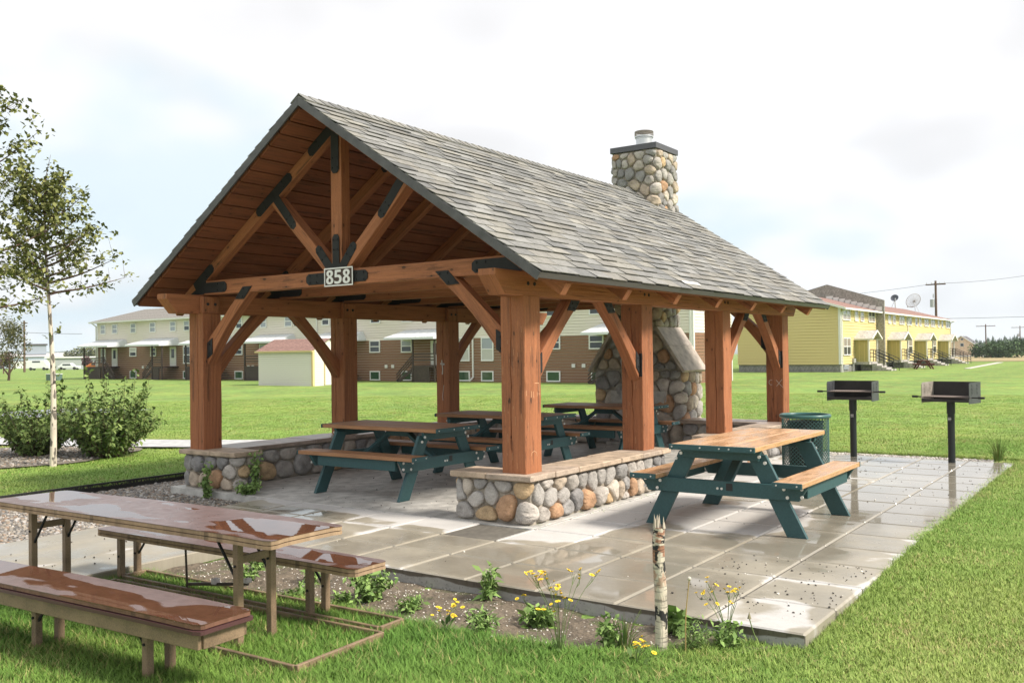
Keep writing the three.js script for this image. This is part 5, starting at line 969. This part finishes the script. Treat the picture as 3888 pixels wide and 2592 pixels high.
// a cloud of leaf sized faces: clusters = [[x,y,z,r,n]]
function foliage(seed, clusters, size, c0, c1, opt = {}) {
  const R = rng(seed), pos = [], nor = [], col = [], uv = [];
  for (const [cx, cy, cz, cr, n, sy = 1] of clusters) for (let i = 0; i < n; i++) {
    let d; do d = [R() * 2 - 1, R() * 2 - 1, R() * 2 - 1]; while (Math.hypot(...d) > 1);
    const p = V(cx + d[0] * cr, cy + d[1] * cr * sy, cz + d[2] * cr), a = R() * 6.283, b = (R() - .5) * 2.2, s = size * (.6 + R() * .8);
    const f = V(Math.cos(a) * Math.cos(b), Math.sin(b), Math.sin(a) * Math.cos(b)), up = V(R() - .5, R() * .8 + .3, R() - .5).normalize(), sd = V().crossVectors(f, up).normalize(), nn = V().crossVectors(sd, f);
    const A = p, B = p.clone().addScaledVector(f, s * .5).addScaledVector(sd, s * (opt.w ?? .34)).addScaledVector(nn, s * .06), C = p.clone().addScaledVector(f, s).addScaledVector(nn, -s * .05), D = p.clone().addScaledVector(f, s * .5).addScaledVector(sd, -s * (opt.w ?? .34)).addScaledVector(nn, s * .06);
    const t = R(), k = .75 + R() * .5, c = [mix(c0[0], c1[0], t) * k, mix(c0[1], c1[1], t) * k, mix(c0[2], c1[2], t) * k];
    for (const q of [A, B, C, A, C, D]) { pos.push(q.x, q.y, q.z); nor.push(nn.x, nn.y, nn.z); col.push(...c); uv.push(0, 0); }
  }
  const g = new THREE.BufferGeometry(); g.setAttribute('position', new THREE.Float32BufferAttribute(pos, 3)); g.setAttribute('normal', new THREE.Float32BufferAttribute(nor, 3)); g.setAttribute('uv', new THREE.Float32BufferAttribute(uv, 2)); g.setAttribute('color', new THREE.Float32BufferAttribute(col, 3)); return g;
}
{
  // bushes along the dry field on the right
  const R = rng(404); let i = 0;
  for (let a = -.1425; a < -.055; a += .0075) { const r = 215 + R() * 40, d = [Math.sqrt(1 - a * a), a], [x, z] = dirAt(d, r), y = lawnY(x, z), h = 2.2 + R() * .9 + 1.0 * sst(-.142, -.115, a); const cl = []; for (let k = 0; k < 7; k++) cl.push([(R() - .5) * 3.2, h * (.25 + R() * .55), (R() - .5) * 4, 1.1 + R() * .5, 210]);
    const t = thing('willow_bush', 'dense dark green bush in the row behind the dry field', 'bush', [x, y, z], 0, 'bushes behind the dry field'); part('foliage', foliage(500 + i, cl, .42, [.035, .075, .025], [.075, .13, .04]), LEAFV, t); part('stem', cyl(.12, .06, -.3, h * .6, 6), POLEM, t); i++; }
  // wooded hill beyond
  const G = new THREE.PlaneGeometry(1, 1, 90, 6), P = G.attributes.position; for (let k = 0; k < P.count; k++) { const a = mix(-.19, .12, P.getX(k) + .5), t = P.getY(k) + .5, r = 620 + t * 160, d = [Math.sqrt(1 - a * a), a], [x, z] = dirAt(d, r); P.setXYZ(k, x, -3 + (2.4 + 7.6 * sst(-.19, -.1, a) * (1 - .3 * sst(-.1, 0, a)) + vnoise(a * 300, 1, 3) * 2.2) * Math.sin(t * Math.PI * .5), z); }
  G.computeVertexNormals(); const hill = struct('wooded_hill', G, grainy([.075, .105, .07], .95)); hill.material.side = THREE.DoubleSide;
  const sp = new THREE.ConeGeometry(1.3, 6, 6), N = 420, im = new THREE.InstancedMesh(sp, std([.05, .075, .05], .9), N), M = new THREE.Matrix4();
  for (let k = 0; k < N; k++) { const a = -.185 + R() * .17, r = 640 + R() * 130, d = [Math.sqrt(1 - a * a), a], [x, z] = dirAt(d, r), s = .5 + R() * .8; M.makeScale(s, s, s).setPosition(x, -.5 + 4.0 * sst(-.19, -.1, a) + R() * 3, z); im.setMatrixAt(k, M); } im.name = 'far_spruces'; scene.add(im); tag(stuff(im), 'far spruce trees covering the low hill', 'trees');
  // left: distant mountains and wood
  const mk = (name, a0, a1, r, h, base, mat, s) => { const g = new THREE.PlaneGeometry(1, 1, 80, 2), p = g.attributes.position; for (let k = 0; k < p.count; k++) { const a = mix(a0, a1, p.getX(k) + .5), t = p.getY(k) + .5; p.setXYZ(k, CAM.x + Math.sin(a) * r, base + (t > .4 ? h * (.35 + .65 * fbm(a * 26, 2, s, 4)) * t : -10), CAM.z - Math.cos(a) * r); } g.computeVertexNormals(); mat.side = THREE.DoubleSide; return struct(name, g, mat); };
  mk('far_mountains', .0, .62, 3200, 62, -20, std([.10, .13, .10], 1), 6);
  let j = 0; for (const [dx, r, h] of [[.508, 330, 7], [.520, 320, 8.5], [.530, 315, 9.5], [.540, 310, 9], [.497, 350, 6], [.447, 400, 6], [.461, 410, 5.5]]) { const d = [dx, -Math.sqrt(1 - dx * dx)], [x, z] = dirAt(d, r), y = lawnY(x, z), cl = []; for (let k = 0; k < 8; k++) cl.push([(R() - .5) * 6, h * (.2 + .75 * k / 8), (R() - .5) * 6, 2.0, 150]); const t = thing('distant_tree', 'hazy olive green tree far behind the warehouse', 'tree', [x, y, z], 0, 'trees behind the warehouse'); part('crown', foliage(700 + j++, cl, .8, [.09, .11, .05], [.16, .17, .07]), LEAFV, t); part('trunk', cyl(.25, .12, -.5, h * .7, 6), POLEM, t); }
  for (const [dx, r, h] of [[.5075, 208, 2.4], [.5165, 204, 3.4], [.4435, 150, 2.6]]) { const d = [dx, -Math.sqrt(1 - dx * dx)], [x, z] = dirAt(d, r), cl = []; for (let k = 0; k < 5; k++) cl.push([(R() - .5) * 1.6, h * (.45 + .4 * R()), (R() - .5) * 1.6, .9, 160]); const t = thing('maroon_tree', r === 150 ? 'reddish leaved shrubby tree behind the small olive tree' : h < 3 ? 'low dark maroon leaved tree beside the storage shed' : 'rounded maroon leaved tree by the orange vehicle', 'tree', [x, lawnY(x, z), z], 0); part('crown', foliage(760 + j++, cl, .3, [.07, .025, .03], [.11, .035, .04]), LEAFV, t); part('trunk', cyl(.1, .06, -.3, h * .5, 6), POLEM, t); }
}
scene.fog = new THREE.FogExp2(0xdfe9ee, 0.0002);
// ================================================================ TREES, SHRUBS, WEEDS, GRASS
const birchBark = tex(1024, 256, (v, u) => { const d = sst(.66, .72, fbm(u * 3, v * 64, 5, 3, 3, 64)) * sst(.30, .5, fbm(u * 4, v * 12, 8, 3, 4, 12)), n = fbm(u * 6, v * 24, 2, 4, 6, 24), s = sst(.58, .64, fbm(u * 4, v * 26, 18, 3, 4, 26)); const k = mix(.62 + n * .3, .07, Math.max(d, s * .85)); return [k, k * .93, k * .84]; }, true);
const BARK = std([.85, .80, .74], .8, { map: birchBark }), TWIG = std([.12, .07, .05], .85);
function limb(pts, r0, r1, seg = 10, rs = 7) {     // tapered tube
  const c = new THREE.CatmullRomCurve3(pts.map(p => V(...p))), g = new THREE.TubeGeometry(c, seg, 1, rs, false), P = g.attributes.position, n = rs + 1;
  for (let i = 0; i <= seg; i++) { const q = c.getPoint(i / seg), r = mix(r0, r1, i / seg); for (let k = 0; k < n; k++) { const j = i * n + k; P.setXYZ(j, q.x + (P.getX(j) - q.x) * r, q.y + (P.getY(j) - q.y) * r, q.z + (P.getZ(j) - q.z) * r); } }
  g.computeVertexNormals(); return g;
}
function birch(label, pos, o) {
  const R = rng(o.seed), t = thing('birch_tree', label, 'birch tree', pos), H = o.h, lean = o.lean ?? .05;
  const axis = y => [Math.sin(y * 1.1) * .035 - lean * y * .12, y, Math.cos(y * .9) * .03 + (o.lz ?? 0) * y];
  part('trunk', limb(Array.from({ length: 8 }, (_, i) => axis(-.1 + (H * .8) * i / 7)), o.r, o.r * .25, 24, 10), BARK, t);
  const br = [], cl = [];
  for (let i = 0; i < o.n; i++) {
    const f = i / o.n, y = mix(o.y0, H * .9, f), b = axis(y), a = i * 2.4 + R() * .8, L = o.spread * (1.02 - .72 * Math.pow(f, 1.1)) * (.65 + R() * .6), up = mix(.30, .95, f) * L * (.7 + R() * .5);
    const e = [b[0] + Math.cos(a) * L, y + up, b[2] + Math.sin(a) * L], m = [mix(b[0], e[0], .5), mix(b[1], e[1], .38), mix(b[2], e[2], .5)];
    br.push(limb([b, m, e], .012 + .010 * (1 - f), .003, 6, 5));
    const K = 5; for (let k = 1; k <= K; k++) { const s = k / K, p = [mix(b[0], e[0], s), b[1] + (e[1] - b[1]) * (s * .76 + s * s * .24), mix(b[2], e[2], s)]; const off = .12 * L; cl.push([p[0] + (R() - .5) * off, p[1] + (R() - .35) * off, p[2] + (R() - .5) * off, .10 + .13 * L * R(), Math.round(o.leaves * (.5 + R()) * (.5 + s * .7)), .7]);
      if (k > 1) { const q = [p[0] + (R() - .5) * .5 * L, p[1] + (R() - .1) * .35 * L, p[2] + (R() - .5) * .5 * L]; br.push(limb([p, [(p[0] + q[0]) / 2, (p[1] + q[1]) / 2 - .02, (p[2] + q[2]) / 2], q], .004, .0015, 3, 4)); cl.push([q[0], q[1], q[2], .09 + .1 * R(), Math.round(o.leaves * .55 * (.4 + R())), .8]); } }
  }
  const tip = axis(H * .8); br.push(limb([tip, [tip[0] + .03, H * .92, tip[2]], [tip[0] + .10, H, tip[2] + .02]], .010, .002, 6, 5)); for (let k = 0; k < 7; k++) cl.push([tip[0] + k * .015, mix(H * .8, H, k / 7), tip[2], .08, Math.round(o.leaves * .4)]);
  for (const x of o.extra ?? []) cl.push(x);
  part('branches', merge(br), TWIG, t); part('crown', foliage(o.seed + 1, cl, o.leaf ?? .062, [.11, .135, .035], [.24, .25, .08], { w: .34 }), LEAFV, t);
  return t;
}
birch('slender young birch with white trunk beside the leafy shrubs', [.158, .0, -8.79], { seed: 801, h: 4.75, r: .052, y0: 2.62, n: 32, spread: .92, leaves: 21, leaf: .072, lean: .12, extra: [[.10, 2.1, .05, .09, 12], [-.35, 2.35, -.2, .16, 30], [-.55, 2.6, -.3, .18, 36], [.05, 2.45, -.06, .07, 9], [-.1, 1.95, .1, .06, 7]] });
birch('tall leafy birch at the edge of the gravel walkway', [-1.04, .0, -8.79], { seed: 833, h: 6.2, r: .065, y0: 2.3, n: 36, spread: 1.22, leaves: 27, leaf: .075, lean: 0 });
{
  const d = dirAt([.4471, -.8945], 92), R = rng(61), cl = []; for (let k = 0; k < 16; k++) cl.push([(R() - .5) * 3.6, 1.6 + R() * 3.4, (R() - .5) * 3.6, .8, 190]); const t = thing('crabapple_tree', 'small bushy olive green tree at the far side of the lawn', 'tree', [d[0], lawnY(...d), d[1]]); part('trunk', merge([limb([[0, -.2, 0], [.1, 1, 0], [0, 2.4, .1]], .12, .06), limb([[0, .5, 0], [.5, 1.5, .3], [1, 2.6, .5]], .08, .03), limb([[0, .5, 0], [-.5, 1.4, -.3], [-1, 2.5, -.5]], .08, .03)]), TWIG, t); part('crown', foliage(62, cl, .17, [.055, .07, .02], [.13, .12, .035]), LEAFV, t);
}
// leafy shrubs: many upright stems carrying pairs of leaves
function shrub(label, pos, o) {
  const R = rng(o.seed), s = thing('shrub', label, 'shrub', pos), st = [], cl = [];
  for (let i = 0; i < o.n; i++) {
    const a = R() * 6.283, rr = Math.sqrt(R()), L = o.h * (.50 + Math.pow(R(), 1.6) * .60) * (1 - .24 * rr), e = [Math.cos(a) * rr * o.w, L, Math.sin(a) * rr * o.w * (o.d ?? 1)], b = [e[0] * .22, -.05, e[2] * .22], m = [e[0] * .55, L * .5, e[2] * .55];
    const c = new THREE.QuadraticBezierCurve3(V(...b), V(...m), V(...e)); st.push(limb([b, c.getPoint(.5).toArray(), e], .007, .002, 5, 4));
    for (let k = 0; k < 13; k++) { const p = c.getPoint(.16 + .84 * k / 12); cl.push([p.x, p.y, p.z, .045 + .03 * R(), o.leaves]); }
  }
  for (const [x, z, L] of o.shoots ?? []) { st.push(limb([[x * .6, 0, z * .6], [x * .9, L * .5, z * .9], [x, L, z]], .008, .002, 6, 4)); for (let k = 0; k < 14; k++) { const t = .3 + .7 * k / 13; cl.push([x * (.6 + .4 * t), L * t, z * (.6 + .4 * t), .05, o.leaves]); } }
  part('stems', merge(st), TWIG, s); part('foliage', foliage(o.seed + 1, cl, .085, [.08, .14, .035], [.20, .27, .075], { w: .24 }), LEAFV, s);
}
shrub('broad leafy green shrub to the pavilion side of the birch trunk', [1.32, .03, -9.25], { seed: 901, n: 125, h: 1.22, w: .90, leaves: 4, shoots: [[-.35, .1, 1.38], [.35, .3, 1.38], [.6, .3, 1.22], [-.1, .2, 1.3], [.1, .4, 1.25]] });
shrub('leafy green shrub with tall shoots behind the birch trunk', [.82, .03, -10.5], { seed: 911, n: 90, h: 1.02, w: .78, leaves: 4, shoots: [[.28, .12, 1.42], [.36, .2, 1.25], [.2, .05, 1.2], [.42, .1, 1.1], [-.3, .1, 1.1], [-.5, -.1, 1.0]] });
// ---- weeds in the soil bed
const STEM = std([.13, .19, .055], .8), PETAL = std([.82, .62, .03], .7, { side: THREE.DoubleSide }), PETC = std([.55, .32, .02], .8), WEED = std([1, 1, 1], .8, { vertexColors: true, side: THREE.DoubleSide });
const headGeo = (() => { const l = []; for (let i = 0; i < 11; i++) { const a = i / 11 * 6.283, c = Math.cos(a), s = Math.sin(a), w = .28; l.push(polyGeo([[0, 0, 0], [c - s * w, .22, s + c * w], [c * 1.1, .20, s * 1.1], [c + s * w, .22, s - c * w]], [[0, 1, 2, 3]])); } return merge(l); })();
function hawksbeard(label, pos, o) {
  const R = rng(o.seed), p = thing('flowering_weed', label, 'wildflower', pos), st = [], hd = [], ct = [];
  for (let i = 0; i < o.n; i++) {
    const a = R() * 6.283, L = o.h * (.62 + R() * .45), sp = o.w * (.3 + R() * .9), e = [Math.cos(a) * sp, L, Math.sin(a) * sp], m = [e[0] * .35, L * .55, e[2] * .35]; st.push(limb([[0, -.02, 0], m, e], .0026, .0013, 5, 4));
    for (let k = 0; k < o.heads; k++) { const q = [e[0] + (R() - .5) * .09, e[1] + (R() - .3) * .05, e[2] + (R() - .5) * .09], s = .009 + R() * .008; st.push(limb([m.map((v, x) => mix(v, e[x], .7)), [(q[0] + e[0]) / 2, q[1] - .03, (q[2] + e[2]) / 2], q], .0014, .001, 3, 3)); const M = new THREE.Matrix4().compose(V(...q), new THREE.Quaternion().setFromEuler(new THREE.Euler((R() - .5) * 1.1, R() * 6, (R() - .5) * 1.1)), V(s, s, s)); hd.push(headGeo.clone().applyMatrix4(M)); ct.push(new THREE.SphereGeometry(s * .42, 6, 4).translate(q[0], q[1] + s * .1, q[2])); }
  }
  part('stems', merge(st), STEM, p); part('petals', merge(hd), PETAL, p); part('centres', merge(ct), PETC, p);
  part('leaves', foliage(o.seed + 5, [[0, .04, 0, .05, 9]], .08, [.06, .12, .03], [.12, .2, .05], { w: .16 }), WEED, p);
}
const SY = -.10;
hawksbeard('large yellow flowered weed leaning over the patio edge', [-2.96, SY, 2.277], { seed: 21, n: 15, h: .47, w: .20, heads: 3 });
hawksbeard('yellow flowered weed beside the stone paver corner past the birch stake', [-2.252, SY, 2.985], { seed: 22, n: 10, h: .35, w: .17, heads: 2 });
hawksbeard('small yellow flowered weed in the middle of the bare soil', [-3.03, SY, 1.505], { seed: 23, n: 5, h: .19, w: .08, heads: 3 });
hawksbeard('low sprawling yellow flowered weed at the foot of the birch stake', [-2.88, SY, 2.714], { seed: 24, n: 6, h: .13, w: .14, heads: 2 });
function weed(label, pos, seed, h, w, n, leaf, c0, c1, grp, lw = .22) {
  const R = rng(seed), p = thing('green_weed', label, 'weed', pos, 0, grp), st = [], cl = [];
  for (let i = 0; i < n; i++) { const a = R() * 6.283, s = w * Math.sqrt(R()), L = h * (.5 + R() * .6), e = [Math.cos(a) * s, L, Math.sin(a) * s]; st.push(limb([[e[0] * .15, -.02, e[2] * .15], [e[0] * .5, L * .6, e[2] * .5], e], .003, .0012, 4, 4)); for (let k = 0; k < 6; k++) { const t = .2 + k * .16; cl.push([e[0] * t, L * t, e[2] * t, .03, 4]); } }
  part('stems', merge(st), STEM, p); part('leaves', foliage(seed + 3, cl, leaf, c0, c1, { w: lw }), WEED, p);
}
const G0 = [.12, .21, .05], G1 = [.24, .36, .10];
weed('bushy bright green weed beside the end of the far bench', [-2.683, SY, .526], 31, .19, .17, 26, .045, G0, G1, null, .3);
weed('narrow leaved green weed in the soil against the patio edge', [-2.867, SY, 1.665], 32, .14, .11, 16, .05, G0, G1, null, .14);
weed('upright leafy seedling standing in front of the slab edge', [-2.235, SY, 1.236], 33, .22, .05, 4, .085, G0, G1, null, .17);
weed('broad leaved green weed behind the birch stake', [-2.20, SY, 2.631], 34, .15, .06, 5, .10, G0, G1, null, .22);
weed('feathery green weed clump at the base of the birch stake', [-2.50, SY, 2.863], 35, .17, .11, 11, .035, G0, G1, null, .14);
weed('small rosette of crinkled leaves lying on the bare soil', [-2.516, SY, 1.817], 36, .08, .09, 12, .07, G0, G1, null, .25);
weed('leafy weed climbing the corner of the left stone pier', [.02, -.002, -3.93], 37, .46, .06, 9, .05, G0, G1, null, .3);
weed('leafy weed growing in the gravel before the left stone pier', [-.36, -.10, -4.35], 38, .42, .08, 8, .06, G0, G1, null, .34);
weed('low green weed spreading over the slab corner', [-.22, -.004, -3.78], 39, .12, .15, 24, .045, G0, G1, null, .25);
for (const [x, z, h, w] of [[-2.72, .95, .08, .10], [-2.9, .5, .10, .09], [-2.55, -.2, .12, .08], [-2.8, -.6, .14, .09], [-2.45, -.9, .10, .08], [-2.95, .1, .09, .1], [-2.70, 2.45, .16, .07], [-2.35, 3.02, .15, .10]]) weed('little green weed sprouting in the bare soil', [x, SY, z], Math.round(1000 + x * 70 + z * 31), h, w, 9, .045, G0, G1, 'small weeds in the soil bed');
// grass tuft at the far patio edge, dandelion stalks
function tallGrass(label, pos, h, n, seed) { const R = rng(seed), g = []; for (let i = 0; i < n; i++) { const a = R() * 6.283, s = R() * .16, L = h * (.5 + R() * .6); g.push(paint(limb([[Math.cos(a) * s * .3, -.02, Math.sin(a) * s * .3], [Math.cos(a) * s * .6, L * .6, Math.sin(a) * s * .6], [Math.cos(a) * s * 1.3, L, Math.sin(a) * s * 1.3]], .0035, .0008, 4, 3), [.11 + R() * .08, .19 + R() * .08, .05])); } const t = thing('grass_clump', label, 'grass', pos); part('blades', merge(g), WEED, t); }
tallGrass('tall clump of grass at the rear patio corner', [7.42, -.02, 3.15], .34, 90, 71);
tallGrass('upright tuft of grass in the soil by the birch stake', [-2.675, SY, 2.53], .20, 50, 72);
{ const s = thing('dandelion_stalk', 'bare tan dandelion stalk rising next to the birch stake', 'weed stalk', [-2.566, SY, 2.863]); part('stalk', limb([[0, 0, 0], [.01, .22, .0], [.02, .43, .02]], .004, .003, 6, 5), std([.42, .30, .12], .8), s); part('head', new THREE.SphereGeometry(.012, 8, 6).translate(.02, .435, .02), std([.55, .5, .42], .9), s);
  const q = thing('dandelion_stalk', 'closed dandelion bud on a pale curved stalk by the patio corner', 'weed stalk', [-2.18, SY, 3.15]); part('stalk', limb([[0, 0, 0], [-.01, .08, -.03], [-.02, .16, -.05]], .004, .003, 6, 5), STEM, q); part('head', new THREE.ConeGeometry(.013, .04, 8).translate(-.02, .18, -.05), std([.22, .2, .12], .9), q); }
// birch log stake standing in the soil
{
  const s = thing('birch_stake', 'broken birch log standing upright in the soil at the patio edge', 'wooden stake', [-2.582, -.12, 2.718]); const R = rng(9);
  const g = limb([[0, 0, 0], [.004, .3, .003], [-.004, .62, -.004], [.0, .735, 0]], .036, .033, 22, 14), P = g.attributes.position; for (let i = 0; i < P.count; i++) { const k = 1 + (fbm(P.getY(i) * 30, Math.atan2(P.getZ(i), P.getX(i)) * 2, 7, 3) - .5) * .25; P.setX(i, P.getX(i) * k); P.setZ(i, P.getZ(i) * k); } g.computeVertexNormals();
  const bark = tex(1024, 256, (v, u) => { const n = fbm(u * 5, v * 26, 3, 4, 5, 26), d = sst(.56, .62, fbm(u * 4, v * 16, 8, 4, 4, 16)), r = sst(.42, .56, fbm(u * 6, v * 22, 28, 4, 6, 22)) * sst(.3, .6, v), l = sst(.6, .66, fbm(u * 3, v * 110, 48, 2, 3, 110)) * .5; let c = [.58, .52, .42].map(x => x * (.72 + n * .5)); c = c.map((x, i) => mix(x, [.32, .12, .06][i], r * .85)); return c.map(x => mix(x, .025, Math.max(d, l))); }, true);
  part('log', g, std([1, 1, 1], .85, { map: bark, bumpMap: grainBump, bumpScale: .004 }), s);
  const sp = []; for (let i = 0; i < 26; i++) { const a = R() * 6.283, r = .033 * Math.sqrt(R()), h = .03 + R() * .055; sp.push(new THREE.ConeGeometry(.005 + R() * .004, h, 4).translate(Math.cos(a) * r, .73 + h / 2, Math.sin(a) * r)); } part('splinters', merge(sp), std([.42, .37, .30], .9), s);
}
// ---- lawn grass: instanced tufts, thick near the camera
{
  const tuft = (seed, n, h, w, lean) => { const R = rng(seed), pos = [], nor = []; for (let i = 0; i < n; i++) { const a = R() * 6.283, r = Math.sqrt(R()) * w, x = Math.cos(a) * r, z = Math.sin(a) * r, b = R() * 6.283, L = h * (.55 + R() * .6), bd = lean * (.3 + R()), dx = Math.cos(b), dz = Math.sin(b), hw = .0013 + R() * .0009, sx = -dz * hw, sz = dx * hw; const P = (t, k) => [x + dx * bd * L * t * t + sx * k, L * (t - .25 * bd * t * t), z + dz * bd * L * t * t + sz * k]; const q = [P(0, 1), P(0, -1), P(.55, .9), P(.55, -.9), P(1, 0)]; for (const f of [[0, 1, 2], [1, 3, 2], [2, 3, 4]]) { const A = V(...q[f[0]]), B = V(...q[f[1]]), C = V(...q[f[2]]), n = B.clone().sub(A).cross(C.clone().sub(A)).normalize(), o = n.y < 0 ? [f[0], f[2], f[1]] : f; if (n.y < 0) n.negate(); n.y += .6; n.normalize(); for (const k of o) { pos.push(...q[k]); nor.push(n.x, n.y, n.z); } } } const g = new THREE.BufferGeometry(); g.setAttribute('position', new THREE.Float32BufferAttribute(pos, 3)); g.setAttribute('normal', new THREE.Float32BufferAttribute(nor, 3)); g.setAttribute('uv', new THREE.Float32BufferAttribute(new Float32Array(pos.length / 3 * 2), 2)); return g; };
  const GM = new THREE.MeshStandardMaterial({ color: 0xffffff, roughness: .7, side: THREE.DoubleSide });
  const fwd = V(0, 0, -1).applyEuler(camera.rotation), rt = V(1, 0, 0).applyEuler(camera.rotation);
  const inView = (x, z) => { const dx = x - CAM.x, dz = z - CAM.z, f = dx * fwd.x + dz * fwd.z, r = dx * rt.x + dz * rt.z; return f > 3.2 && Math.abs(r) < f * .62 + .8; };
  const soilX = z => { if (z < -1.5 || z > 3.2) return -99; return mix(mix(-3.02, -2.9, sst(1.6, 2.35, z)), -2.2, sst(2.3, 3.15, z)) - (z < 0 ? .12 : 0); };
  const blocked = (x, z) => { for (const b of HARD) if (inBox(x, z, b, .0)) return true; if (x > soilX(z) + .04 && x < -2.1 && z > -1.6 && z < 3.25) return true; if (Math.hypot((x - .4) / 2, (z + 10.6) / 1.7) < .97) return true; if (inBox(x, z, [7.2, 7.5, .3, 3.2])) return true; return false; };
  const field = (name, seed, target, region, geo, sc, label, keep, colA, colB) => {
    const R = rng(seed), items = []; let tries = 0; while (items.length < target && tries++ < target * 12) { const [x, z] = region(R); if (!inView(x, z) || blocked(x, z) || (keep && !keep(x, z, R))) continue; items.push([x, z]); }
    const m = new THREE.InstancedMesh(geo, GM, items.length), M = new THREE.Matrix4(), c = new THREE.Color(), q = new THREE.Quaternion(), Y = V(0, 1, 0);
    items.forEach(([x, z], i) => { const s = sc(x, z, R); q.setFromAxisAngle(Y, R() * 6.283); M.compose(V(x, lawnY(x, z) - .004, z), q, V(s[0], s[1], s[0])); m.setMatrixAt(i, M); const t = clamp(fbm(x * .7, z * .7, 5, 3) * 1.6 - .35 + (R() - .5) * .5), k = .75 + R() * .5, dryT = R() < .05 + .12 * sst(.55, .7, fbm(x * 1.3, z * 1.3, 15, 3)); if (dryT) c.setRGB(.42 * k, .36 * k, .15 * k); else c.setRGB(mix(colA[0], colB[0], t) * k, mix(colA[1], colB[1], t) * k, mix(colA[2], colB[2], t) * k); m.setColorAt(i, c); });
    m.name = numbered(name); scene.add(m); tag(stuff(m), label, 'grass');
  };
  // lush longer grass around the folding tables and at the bottom of the picture
  const T1 = tuft(1, 20, .092, .05, .75), T2 = tuft(2, 18, .034, .05, .9), T3 = tuft(3, 18, .032, .12, .9);
  const lush = (x, z) => sst(3.6, 1.8, z) * sst(-1.9, -2.9, x);
  field('tall_grass', 11, 26000, R => [-6.6 + R() * 4.6, -2.4 + R() * 6], T1, (x, z, R) => { const l = lush(x, z); return [.8 + R() * .4, mix(.5, 1.0, l) * (.7 + R() * .5)]; }, 'long lush green grass around the folding table and benches', (x, z, R) => R() < .15 + lush(x, z), [.095, .215, .027], [.18, .30, .05]);
  field('mown_grass', 12, 52000, R => { const t = R(); return t < .6 ? [-5.5 + R() * 9, 1.5 + R() * 6.5] : [-3 + R() * 14, 2 + R() * 9]; }, T2, (x, z, R) => [.9 + R() * .5, .8 + R() * .6], 'short yellow green mown grass beside the patio', null, [.185, .32, .05], [.315, .40, .095]);
  field('mown_grass', 13, 60000, R => { const t = Math.sqrt(R()), a = (R() - .5) * 1.15, r = 8.5 + t * t * t * t * 30; const s = Math.sin(a), c = Math.cos(a); return [CAM.x + (fwd.x * c + rt.x * s) * r * 1.02, CAM.z + (fwd.z * c + rt.z * s) * r * 1.02]; }, T3, (x, z, R) => [1 + R() * .6, .8 + R() * .6], 'short mown grass of the wide lawn behind the pavilion', null, [.185, .32, .05], [.315, .40, .095]);
  field('edge_grass', 14, 2600, R => { const k = R(); if (k < .5) return [-2.1 + R() * 9.3, 3.41 + R() * .10]; if (k < .8) return [7.5 + R() * .12, .2 + R() * 3.4]; return [-3 + R() * 1.2, 2.8 + R() * .7]; }, T1, (x, z, R) => [.5 + R() * .4, .45 + R() * .45], 'ragged grass blades hanging over the patio edge', null, [.18, .30, .05], [.28, .36, .08]);
}
scene.traverse(o => { if (o.isMesh) { o.castShadow = true; o.receiveShadow = true; } });
renderer.render(scene, camera);
